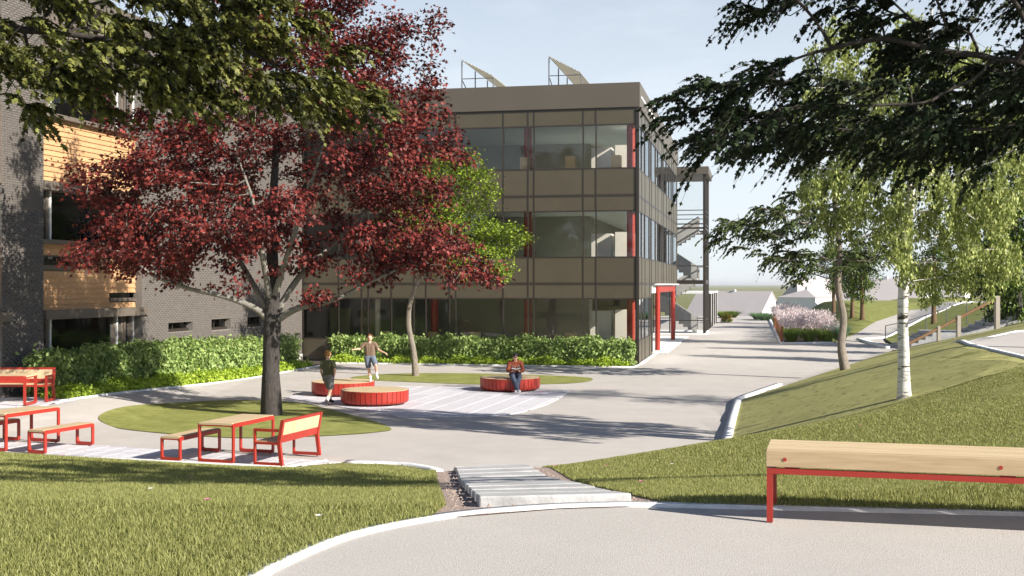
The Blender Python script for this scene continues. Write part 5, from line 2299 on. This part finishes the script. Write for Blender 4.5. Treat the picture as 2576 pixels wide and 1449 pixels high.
def tuft(root, h, r, n, m, seed, name='blades', wid=.02, droop=.5, z0=0.0):
    rng = np.random.RandomState(seed)
    V, F = [], []
    for i in range(n):
        a = rng.rand() * 6.283
        rr = r * .35 * sqrt(rng.rand())
        b = np.array((rr * cos(a), rr * sin(a), z0))
        hh_ = h * (.6 + .4 * rng.rand())
        out = r * (.3 + .8 * rng.rand())
        d = np.array((cos(a + rng.normal() * .4), sin(a + rng.normal() * .4), 0))
        s_ = np.array((-d[1], d[0], 0)) * wid * .5
        p1 = b + d * out * .35 + np.array((0, 0, hh_ * .62))
        p2 = b + d * out + np.array((0, 0, hh_ * (1 - droop * .25 * rng.rand())))
        o = len(V)
        V += [b - s_, b + s_, p1 + s_, p1 - s_, p2 + s_ * .15, p2 - s_ * .15]
        F += [(o, o + 1, o + 2, o + 3), (o + 3, o + 2, o + 4, o + 5)]
    return link(name, npmesh(name, np.array(V), np.array(F)), m, root)


def plume_mesh(root, h, r, n, seed):
    rng = np.random.RandomState(seed)
    k = n * 14
    a = rng.rand(n) * 6.283
    d = np.column_stack([np.cos(a), np.sin(a), np.zeros(n)])
    tip = d * (r * (.35 + .85 * rng.rand(n)))[:, None]
    z = h * (.82 + .3 * rng.rand(n))
    pos = np.repeat(tip, 14, 0) + np.column_stack([np.zeros(k), np.zeros(k), np.repeat(z, 14) - rng.rand(k) * .42])
    pos += rng.normal(0, .035, (k, 3))
    td = unit(np.repeat(d, 14, 0) * .4 + rng.normal(0, .45, (k, 3)) + np.array((0, 0, .8)))
    nr = unit(rng.normal(0, 1, (k, 3)))
    return link('plumes', leaves_mesh('plumes', pos, td, nr, .13 * (.6 + .6 * rng.rand(k)), SLIM), 'plume_pink', root)


gproto = None
spots = []
for j in range(13):
    y = 66.6 + j * 1.55 + (j * j) * .09
    for i in range(3 if j < 9 else 2):
        spots.append((rl(y) + .75 + i * 1.0 + random.uniform(-.12, .12), y + i * .12 + random.uniform(-.1, .1)))
for i, (x, y) in enumerate(spots):
    lab = 'tuft of tall grass with pinkish plumes in the bed beside the road'
    if gproto is None:
        gproto = thing('plumed_grass', (x, y, H(x, y)), lab, 'plant', 'pink plumed grasses in the roadside bed')  # ornamental feather grass, later tufts are copies of this one
        tuft(gproto, .85, .6, 420, 'blade_tuft', 201, wid=.022)
        plume_mesh(gproto, 1.38, .58, 60, 202)
    else:
        o = copy_tree(gproto)
        o.location = (x, y, H(x, y))
        o.rotation_euler = (0, 0, random.uniform(0, 6.28))
        s_ = random.uniform(.88, 1.12)
        o.scale = (s_, s_, s_ * random.uniform(.92, 1.1))
bproto = None
for j in range(7):
    y = 66.9 + j * 1.25
    x = rl(y) + 3.55 + random.uniform(-.1, .25) - j * .06
    if bproto is None:
        bproto = thing('blue_green_plant', (x, y, H(x, y)), 'bushy blue green perennial at the front corner of the roadside bed', 'plant', 'blue green perennials in the roadside bed')
        tuft(bproto, 1.05, .55, 520, 'blade_blue', 203, wid=.03)
    else:
        o = copy_tree(bproto)
        o.location = (x, y, H(x, y))
        o['label'] = 'bushy blue green perennial, %s behind the front one in the bed' % ['first', 'second', 'third', 'fourth', 'fifth', 'sixth', 'seventh'][j - 1]
        o.rotation_euler = (0, 0, random.uniform(0, 6.28))
for j in range(9):
    y = 66.2 + j * 2.2 + j * j * .12
    x = rl(y) + .15
    mb = MB()
    p = thing('rusty_post', (x, y, H(x, y)), 'rusty red steel post on the roadside bed edge, %s from the near end' % ['first', 'second', 'third', 'fourth', 'fifth', 'sixth', 'seventh', 'eighth', 'ninth'][j], 'post', 'rusty posts along the roadside bed')
    mb.box(-.06, .06, -.05, .05, -.05, .95 + .1 * (j % 2))
    mb.build('shaft', 'corten', p)
    mb = MB()
    mb.box(-.075, .075, -.065, .065, .951 + .1 * (j % 2), .985 + .1 * (j % 2))
    mb.build('cap', 'light_wood', p)
# low plants beyond the screen and flower pots near the tower
for i, (px, py, lab, m_) in enumerate([(1822, 800, 'low grassy plants at the far left of the road', 'blade_tuft'), (1842, 799, 'low grassy plants left of the road end, nearer the road', 'blade_tuft'), (1925, 806, 'low grassy plants at the end of the bed', 'blade_blue'),
                                        (1908, 804, 'low grassy plants at the end of the bed, on its road side', 'blade_blue')]):
    x, y = P(px, py)
    p = thing('low_plant', (x, y, H(x, y)), lab, 'plant', 'low plants at the end of the road')
    tuft(p, .75, 1.1, 500, m_, 300 + i, wid=.05)


def flowerbush(x, y, z, r, leafm, petal, label, seed, group=None):
    rng = np.random.RandomState(seed)
    p = thing('flowering_shrub', (x, y, z), label, 'shrub', group)
    n = 900
    v = unit(rng.normal(0, 1, (n, 3))) * (r * (.5 + .5 * rng.rand(n)))[:, None]
    v[:, 2] = np.abs(v[:, 2]) * 1.25 + .05
    link('foliage', leaves_mesh('foliage', v, unit(rng.normal(0, 1, (n, 3))), unit(v + rng.normal(0, .4, (n, 3))), .11 * (.6 + .7 * rng.rand(n)), OVAL), leafm, p)
    n = 110
    v = unit(rng.normal(0, 1, (n, 3))) * r * 1.02
    v[:, 2] = np.abs(v[:, 2]) * 1.25 + .08
    link('blossoms', leaves_mesh('blossoms', v, unit(rng.normal(0, 1, (n, 3))), unit(v), .10 * (.6 + .7 * rng.rand(n)), DIAM), petal, p)
    return p


for i, (dt, dd, m_, lab) in enumerate([(.8, -1.9, 'petal_violet', 'violet flowering shrub in the undercroft by the stair tower'), (2.6, -2.2, 'petal_white', 'pale flowering shrub beside the violet one by the stair tower')]):
    c = CW + E2 * (RL + dt - 3) + RN * dd
    flowerbush(c[0], c[1], .03, .6, 'leaf_green', m_, lab, 400 + i)
c = SW + E2 * (SLN - 2) - E1 * .9
flowerbush(c[0], c[1], 0, .55, 'leaf_green', 'petal_red', 'red flowering shrub against the slatted screen', 410)

# ------------------------------------------------------------------ houses beyond
def house(cx, cy, zb, ang, Lr, Wg, eave, ridge, label, hip=0.0, mw='house_white'):
    r = thing('house', (cx, cy, zb), label, 'house', None, ang)
    mb = MB()
    mb.box(-Lr / 2, Lr / 2, -Wg / 2, Wg / 2, -2, eave)
    wl_ = mb.build('wall', mw, r)
    mb = MB()
    hp = hip * Lr / 2
    o = .15
    V = [(-Lr / 2 - o, -Wg / 2 - o, eave), (Lr / 2 + o, -Wg / 2 - o, eave), (Lr / 2 + o, Wg / 2 + o, eave), (-Lr / 2 - o, Wg / 2 + o, eave), (-Lr / 2 + hp, 0, ridge), (Lr / 2 - hp, 0, ridge)]
    if hip > 0:
        mb.add(V, [(0, 1, 5, 4), (2, 3, 4, 5), (1, 2, 5), (3, 0, 4), (3, 2, 1, 0)])
        mb.build('roof', 'house_roof', r)
    else:
        for s_ in (-1, 1):
            g_ = MB()
            x = s_ * Lr / 2
            g_.add([(x, -Wg / 2, eave), (x, Wg / 2, eave), (x, 0, ridge - .1), (x - s_ * .2, -Wg / 2, eave), (x - s_ * .2, Wg / 2, eave), (x - s_ * .2, 0, ridge - .1)],
                   [(0, 1, 2), (5, 4, 3), (0, 3, 4, 1), (1, 4, 5, 2), (2, 5, 3, 0)])
            g_.build('gable', mw, r)
        for s_ in (-1, 1):
            mb = MB()
            y = s_ * (Wg / 2 + .3)
            ze = eave - .3 * (ridge - eave) / (Wg / 2)
            q = [(-Lr / 2 - o, y, ze), (Lr / 2 + o, y, ze), (Lr / 2 + o, 0, ridge), (-Lr / 2 - o, 0, ridge)]
            mb.hexa(q if s_ < 0 else q[::-1], [(a, b_, c_ + .2) for a, b_, c_ in (q if s_ < 0 else q[::-1])])
            mb.build('roof', 'house_roof', r)
    mb = MB()
    mb.box(-.35, .35, -.3, .3, ridge - .5, ridge + .5)
    mb.build('chimney', 'house_white', r)
    return r


def hpos(px, Y):
    return (px - 1288) / FD * Y


house(hpos(1862, 255), 262, -7.0, radians(-38), 18, 12.5, 3.0, 8.6, 'white house with its bright gable facing the end of the road')
house(hpos(2046, 205), 209, -6.5, radians(40), 6.5, 8.0, 7.5, 8.9, 'white block house with low hipped roof right of the road end', hip=.9)
house(hpos(2075, 230), 236, -6.5, radians(12), 13, 10, 6.0, 10.9, 'tall grey roofed house behind the block house', hip=.35)
house(hpos(2258, 190), 196, -5.5, radians(-32), 14, 9, 6.0, 9.6, 'white gabled house behind the birch trunk')
house(hpos(2160, 235), 244, -6.0, radians(5), 14, 9, 3.2, 6.8, 'low grey roofed house behind the round trees', hip=.3)
house(hpos(2400, 215), 220, -5.0, radians(-30), 8, 7, 6.0, 8.2, 'small white gabled house far right beyond the lawn')
house(hpos(1955, 300), 310, -7.0, radians(0), 12, 8, 3.2, 5.4, 'low grey roofed house between the gabled house and the block house', hip=.3)

# ------------------------------------------------------------------ flowers in the lawn
FL_ = [(480, 1220, 'petal_pink', 'pink flower in the shaded part of the left lawn'), (520, 1287, 'petal_pink', 'pink flower low in the left lawn'), (492, 1190, 'petal_pink', 'pink flower just before the backed bench'), (155, 1160, 'petal_pink', 'pink flower near the left edge of the lawn'),
       (1523, 1186, 'petal_pink', 'pink flower on the right lawn near the plaza edge'), (1612, 1232, 'petal_pink', 'large pink flower right of the steps'), (1395, 1186, 'petal_pink', 'pink flower at the tip of the right lawn'), (2165, 1083, 'petal_pink', 'pink flower below the birch'),
       (378, 1254, 'petal_white', 'white daisies in the middle of the left lawn'), (800, 1330, 'petal_white', 'white daisies near the kerb in the left lawn'), (1690, 1182, 'petal_white', 'white daisies on the right lawn')]
for i, (px, py, m_, lab) in enumerate(FL_):
    x, y = PH(px, py)
    p = thing('lawn_flower', (x, y, H(x, y)), lab, 'flower', 'flowers in the lawn')
    mb = MB()
    mb.tube([(0, 0, 0), (.005, 0, .075)], .003, 5)
    mb.build('stem', 'blade_tuft', p)
    n = 8
    a = np.arange(n) * 2 * pi / n
    td = np.column_stack([np.cos(a), np.sin(a), np.full(n, .6)])
    link('petals', leaves_mesh('petals', np.tile((.005, 0, .075), (n, 1)), td, np.tile((0, 0, 1.), (n, 1)), np.full(n, .03), OVAL), m_, p)


# ------------------------------------------------------------------ people
def remeshed(mb, vox, iters=6, fac=.5):
    me = mb.mesh('tmp')
    o = bpy.data.objects.new('tmp', me)
    COL.objects.link(o)
    m = o.modifiers.new('r', 'REMESH')
    m.mode = 'VOXEL'
    m.voxel_size = vox
    m.use_smooth_shade = True
    sm_ = o.modifiers.new('s', 'SMOOTH')
    sm_.factor = fac
    sm_.iterations = iters
    dg = bpy.context.evaluated_depsgraph_get()
    dg.update()
    out = bpy.data.meshes.new_from_object(o.evaluated_get(dg))
    bpy.data.objects.remove(o)
    return out


def caps(mb, a, ra, b, rb, n=10):
    """tapering limb with rounded ends"""
    a, b = Vector(a), Vector(b)
    d = (b - a).normalized()
    pts, rs = [], []
    for k in (1.0, .8, .5, 0):
        pts.append(a - d * ra * k)
        rs.append(ra * sqrt(max(.02, 1 - k * k)))
    for k in (0, .5, .8, 1.0):
        pts.append(b + d * rb * k)
        rs.append(rb * sqrt(max(.02, 1 - k * k)))
    return mb.tube(pts, rs, n)


def frus(mb, a, ra, b, rb, n=12):
    return mb.tube([a, b], [ra, rb], n)


def hand(mb, wr, d, out, sgn, s=1.0, curl=.5):
    """palm and five fingers: d along the forearm, out = palm normal, thumb side by sgn"""
    wr = Vector(wr)
    d = Vector(d).normalized()
    out = Vector(out).normalized()
    side_ = d.cross(out).normalized() * sgn
    caps(mb, wr, .021 * s, wr + d * .055 * s + side_ * .012 * s, .024 * s, 8)
    caps(mb, wr + d * .02 * s, .018 * s, wr + d * .06 * s - side_ * .014 * s, .020 * s, 8)
    for i, (off, ln) in enumerate(((.026, .062), (.009, .072), (-.009, .067), (-.025, .05))):
        p0 = wr + d * .068 * s + side_ * off * s
        p1 = p0 + (d * (1 - curl * .4) + out * curl * .6).normalized() * ln * .5 * s
        p2 = p1 + (d * (.6 - curl) + out * (.2 + curl)).normalized() * ln * .5 * s
        caps(mb, p0, .0085 * s, p1, .008 * s, 6)
        caps(mb, p1, .008 * s, p2, .007 * s, 6)
    p0 = wr + d * .022 * s + side_ * .024 * s
    p1 = p0 + (d * .6 + side_ * .8).normalized() * .032 * s
    p2 = p1 + (d * .9 + side_ * .25 + out * .3).normalized() * .028 * s
    caps(mb, p0, .011 * s, p1, .010 * s, 6)
    caps(mb, p1, .010 * s, p2, .008 * s, 6)


def person(loc, rz, label, J, clothes, hairm, s=1.0, hood=False, cap=None, long_sleeves=False, long_legs=False, shoe='white_cloth', sock=True):
    """J: joint positions, facing -y, feet at z=0"""
    root = thing('person', loc, label, 'person', None, rz)
    V3 = lambda k: Vector(J[k])
    mb = MB()
    head = V3('head')
    hr = .5 * J.get('headh', .215)
    yaw = J.get('yaw', 0.0)
    tilt = J.get('tilt', 0.0)
    R = Matrix.Rotation(yaw, 3, 'Z') @ Matrix.Rotation(tilt, 3, 'X')
    hp = lambda x, y, z: tuple(head + R @ Vector((x, y, z)))
    mb.ell(head, (hr * .72, hr * .86, hr), 16, 12, R)
    mb.ell(hp(0, -.25 * hr, -.38 * hr), (hr * .55, hr * .55, hr * .55), 12, 8, R)      # jaw
    mb.ell(hp(0, -.88 * hr, -.08 * hr), (hr * .12, hr * .16, hr * .2), 8, 6, R)         # nose
    for sg in (-1, 1):
        mb.ell(hp(sg * .73 * hr, .02 * hr, -.05 * hr), (hr * .1, hr * .18, hr * .26), 8, 6, R)
    caps(mb, V3('neck') - Vector((0, 0, .02)), .052 * s, head + Vector((0, .012, -hr * .55)), .048 * s)
    ch, pv_, nk = V3('chest'), V3('pelvis'), V3('neck')
    sd_ = V3('shR') - V3('shL')
    sdn = sd_.normalized()
    for k in (-1, 0, 1):
        caps(mb, ch + sdn * .07 * k * s, .085 * s, pv_ + sdn * .055 * k * s, .08 * s)
    caps(mb, V3('shL'), .048 * s, V3('shR'), .048 * s)
    caps(mb, nk - Vector((0, 0, .03)), .055 * s, ch, .08 * s)
    for sx_ in 'LR':
        caps(mb, V3('sh' + sx_), .046 * s, V3('el' + sx_), .034 * s)
        caps(mb, V3('el' + sx_), .034 * s, V3('wr' + sx_), .023 * s)
        d = V3('wr' + sx_) - V3('el' + sx_)
        hand(mb, V3('wr' + sx_), J.get('hd' + sx_, d), J.get('ho' + sx_, (0, -1, 0)), 1 if sx_ == 'L' else -1, .95 * s, J.get('curl', .5))
        caps(mb, V3('hip' + sx_), .08 * s, V3('kn' + sx_), .052 * s)
        caps(mb, V3('kn' + sx_), .052 * s, V3('an' + sx_), .033 * s)
        tv_ = V3('toe' + sx_) - V3('an' + sx_)
        caps(mb, V3('an' + sx_) - Vector((0, 0, .02)), .034 * s, V3('toe' + sx_), .028 * s)
    link('body', remeshed(mb, .0085), 'skin', root)
    # eyes, brows, mouth
    for sg in (-1, 1):
        mb = MB()
        mb.ell(hp(sg * .3 * hr, -.80 * hr, .06 * hr), (hr * .085, hr * .06, hr * .06), 8, 6, R)
        mb.build('eye', 'eye', root, sm=True)
    mb = MB()
    mb.ell(hp(0, -.80 * hr, -.46 * hr), (hr * .2, hr * .05, hr * .04), 8, 6, R)
    mb.build('mouth', 'lip', root, sm=True)
    # hair
    mb = MB()
    mb.ell(hp(0, .06 * hr, .14 * hr), (hr * .80, hr * .90, hr * .95), 16, 12, R)
    me = mb.mesh('hair')
    bm = bmesh.new()
    bm.from_mesh(me)
    n_ = R @ Vector((0, -.75, -.62))
    c_ = head + R @ Vector((0, -.42 * hr, .30 * hr))
    bmesh.ops.bisect_plane(bm, geom=bm.verts[:] + bm.edges[:] + bm.faces[:], plane_co=c_, plane_no=n_, clear_outer=True)
    bmesh.ops.holes_fill(bm, edges=[e for e in bm.edges if e.is_boundary], sides=0)
    for v in bm.verts:
        v.co += Vector((random.gauss(0, 1), random.gauss(0, 1), random.gauss(0, 1))) * hr * .03
    bm.to_mesh(me)
    bm.free()
    smooth(me)
    if cap is None:
        link('hair', me, hairm, root)
    else:
        link('cap', me, cap, root)
        mb = MB()
        mb.ell(hp(0, -.72 * hr, .42 * hr), (hr * .62, hr * .5, hr * .07), 12, 6, R)
        mb.build('cap_brim', cap, root, sm=True)
    # upper clothing
    mb = MB()
    g_ = .014 * s
    for k in (-1, 0, 1):
        caps(mb, ch + sdn * .07 * k * s, .085 * s + g_, pv_ + sdn * .058 * k * s + Vector((0, 0, .02)), .088 * s + g_)
    caps(mb, V3('shL'), .05 * s + g_, V3('shR'), .05 * s + g_)
    caps(mb, nk - Vector((0, 0, .045)), .05 * s + g_, ch, .085 * s + g_)
    for sx_ in 'LR':
        a, b = V3('sh' + sx_), V3('el' + sx_)
        if long_sleeves:
            caps(mb, a, .052 * s + g_, b, .042 * s + g_)
            frus(mb, b, .042 * s + g_, V3('wr' + sx_), .032 * s + g_)
            caps(mb, b, .042 * s + g_, b + (V3('wr' + sx_) - b) * .3, .04 * s + g_)
        else:
            caps(mb, a, .05 * s + g_, a + (b - a) * .3, .046 * s + g_)
            frus(mb, a, .05 * s + g_, a + (b - a) * .78, .046 * s + g_)
    if hood:
        mb.ell(nk + Vector((0, .05, 0)), (.105 * s, .085 * s, .05 * s), 12, 8)
    link('shirt' if not hood else 'hoodie', remeshed(mb, .011, 5), clothes[0], root)
    if not hood:
        mb = MB()
        n = 14
        mb.tube([nk + Vector((.066 * s * cos(2 * pi * i / n), .066 * s * sin(2 * pi * i / n), -.018 + .012 * sin(2 * pi * i / n))) for i in range(n + 1)], .007, 6)
        mb.build('collar', 'white_cloth', root, sm=True)
    # lower clothing
    mb = MB()
    caps(mb, V3('hipL'), .088 * s + g_, V3('hipR'), .088 * s + g_)
    for sx_ in 'LR':
        a, b = V3('hip' + sx_), V3('kn' + sx_)
        if long_legs:
            caps(mb, a, .085 * s + g_, b, .06 * s + g_)
            caps(mb, b, .06 * s + g_, V3('an' + sx_), .044 * s + g_)
        else:
            e = a + (b - a) * .98
            caps(mb, a, .085 * s + g_, a + (b - a) * .3, .082 * s + g_)
            frus(mb, a, .085 * s + g_, e, .072 * s + g_)
    caps(mb, pv_ + sdn * .05 * s, .085 * s + g_, pv_ - sdn * .05 * s, .085 * s + g_)
    link('trousers' if long_legs else 'shorts', remeshed(mb, .011, 4), clothes[1], root)
    for sx_ in 'LR':
        mb = MB()
        an, to = V3('an' + sx_), V3('toe' + sx_)
        dv = to - an
        caps(mb, an + Vector((0, 0, -.02)) - dv * .25, .042 * s, to, .036 * s)
        caps(mb, an + Vector((0, 0, .01)), .042 * s, an - Vector((0, 0, .02)), .042 * s)
        link('shoe', remeshed(mb, .009, 3), shoe if isinstance(shoe, str) else shoe[0 if sx_ == 'L' else 1], root)
        if sock:
            mb = MB()
            k_ = V3('kn' + sx_)
            mb.tube([an, an + (k_ - an) * .3], [.041 * s, .045 * s], 12)
            mb.build('sock', 'white_cloth', root, sm=True)
    return root


# boy balancing on one leg on the far drum, facing the viewer
J1 = dict(head=(0, -.01, 1.30), headh=.215, neck=(0, 0, 1.17), chest=(0, 0, 1.02), pelvis=(.01, 0, .76), yaw=.05,
          shL=(.155, .0, 1.11), elL=(.27, -.02, .93), wrL=(.44, -.10, .86), shR=(-.155, 0, 1.11), elR=(-.29, -.05, .97), wrR=(-.43, -.16, .96),
          hipL=(.08, 0, .72), knL=(.20, -.20, .50), anL=(.20, .0, .22), toeL=(.24, -.08, .12),
          hipR=(-.07, 0, .72), knR=(-.03, -.02, .40), anR=(.02, .02, .075), toeR=(.03, -.12, .038), hoL=(0, 0, -1), hoR=(0, 0, -1), curl=.35)
person((-4.20, 34.95, DH + .004), 0.0, 'boy in brown shirt and denim shorts balancing on one leg', J1, ('shirt_brown', 'denim'), 'hair_red', s=.98, shoe='white_cloth')
# boy walking away beside the near drum
J2 = dict(head=(.02, -.01, 1.37), headh=.22, neck=(0, .0, 1.23), chest=(0, 0, 1.07), pelvis=(0, 0, .80), yaw=.25,
          shL=(.16, .01, 1.16), elL=(.20, .07, .92), wrL=(.19, -.02, .72), shR=(-.16, .0, 1.16), elR=(-.27, .06, .95), wrR=(-.17, -.04, .79),
          hipL=(.085, 0, .76), knL=(.09, -.17, .44), anL=(.12, -.26, .10), toeL=(.13, -.39, .055),
          hipR=(-.08, 0, .76), knR=(-.08, .0, .43), anR=(-.12, .22, .13), toeR=(-.12, .10, .045), hoL=(-1, 0, 0), hoR=(1, -.2, 0), curl=.5)
person((-4.99, 32.15, .026), radians(152), 'boy in olive shirt and grey shorts walking between the round seats', J2, ('shirt_olive', 'grey_cloth'), 'hair_blond', s=1.02, shoe='shoe_dark')
# person reading, seated on the right drum
J3 = dict(head=(0, -.06, 1.06), headh=.215, neck=(0, .0, .93), chest=(0, .03, .78), pelvis=(0, .06, .53), yaw=0.0, tilt=.42,
          shL=(.17, .0, .88), elL=(.23, -.05, .64), wrL=(.13, -.24, .63), shR=(-.17, .0, .88), elR=(-.23, -.05, .64), wrR=(-.13, -.24, .63),
          hipL=(.09, .03, .51), knL=(.11, -.36, .48), anL=(.0, -.47, .10), toeL=(-.02, -.60, .05),
          hipR=(-.09, .03, .51), knR=(-.10, -.36, .48), anR=(.05, -.56, .10), toeR=(.10, -.67, .06), hdL=(-.5, -.8, .2), hdR=(.5, -.8, .2), hoL=(0, -.2, 1), hoR=(0, -.2, 1), curl=.5)
r3 = person((.10, 36.13, .026), radians(3), 'person in rust hoodie, jeans and dark cap reading a book', J3, ('hoodie', 'denim_dark'), 'cap_black', s=1.05, hood=True, cap='cap_black', long_sleeves=True,
            long_legs=True, shoe='white_cloth', sock=False)
# print on the chest: 7 1 0
for ch_, segs in (('7', [((-.13, .79), (-.075, .79)), ((-.075, .79), (-.10, .64))]), ('1', [((-.02, .795), (.0, .63)), ]), ('0', [((.07, .79), (.07, .65)), ((.12, .79), (.12, .65)), ((.07, .79), (.12, .79)), ((.07, .65), (.12, .65))])):
    mb = MB()
    for (x0, z0), (x1, z1) in segs:
        y0 = -.098 + (z0 - .72) * .10 + abs(x0) * .16
        y1 = -.098 + (z1 - .72) * .10 + abs(x1) * .16
        mb.tube([(x0, y0 - .003, z0), (x1, y1 - .003, z1)], .008, 6)
    mb.build('chest_print', 'print_grey', r3)
bk = thing('book', (.10, 36.13, .026), 'open book held by the seated reader', 'book', None, radians(3))
for sg in (-1, 1):
    mb = MB()
    mb.hexa([(0, -.25, .665), (sg * .135, -.25, .70), (sg * .135, -.40, .735), (0, -.40, .70)][::sg], [(0, -.25, .68), (sg * .135, -.25, .715), (sg * .135, -.40, .75), (0, -.40, .715)][::sg])
    mb.build('pages', 'paper', bk)
    mb = MB()
    mb.hexa([(0, -.245, .655), (sg * .14, -.245, .69), (sg * .14, -.405, .725), (0, -.405, .69)][::sg], [(0, -.245, .664), (sg * .14, -.245, .699), (sg * .14, -.405, .734), (0, -.405, .699)][::sg])
    mb.build('cover', 'book_cover', bk)


# ------------------------------------------------------------------ air
mhz, nhz, lhz, ohz = newmat('haze_air')
pvn = nhz.new('ShaderNodeVolumePrincipled')
pvn.inputs['Color'].default_value = (.93, .96, 1.0, 1)
pvn.inputs['Density'].default_value = .00013
pvn.inputs['Anisotropy'].default_value = .2
lhz.new(pvn.outputs[0], ohz.inputs['Volume'])
mb = MB()
mb.box(-9050, 9050, -650, 14050, -9.0, 15.5)
hzb = mb.build('haze', 'haze_air')
tag(hzb, 'thin pale haze in the air over the far fields', 'haze', kind='stuff')
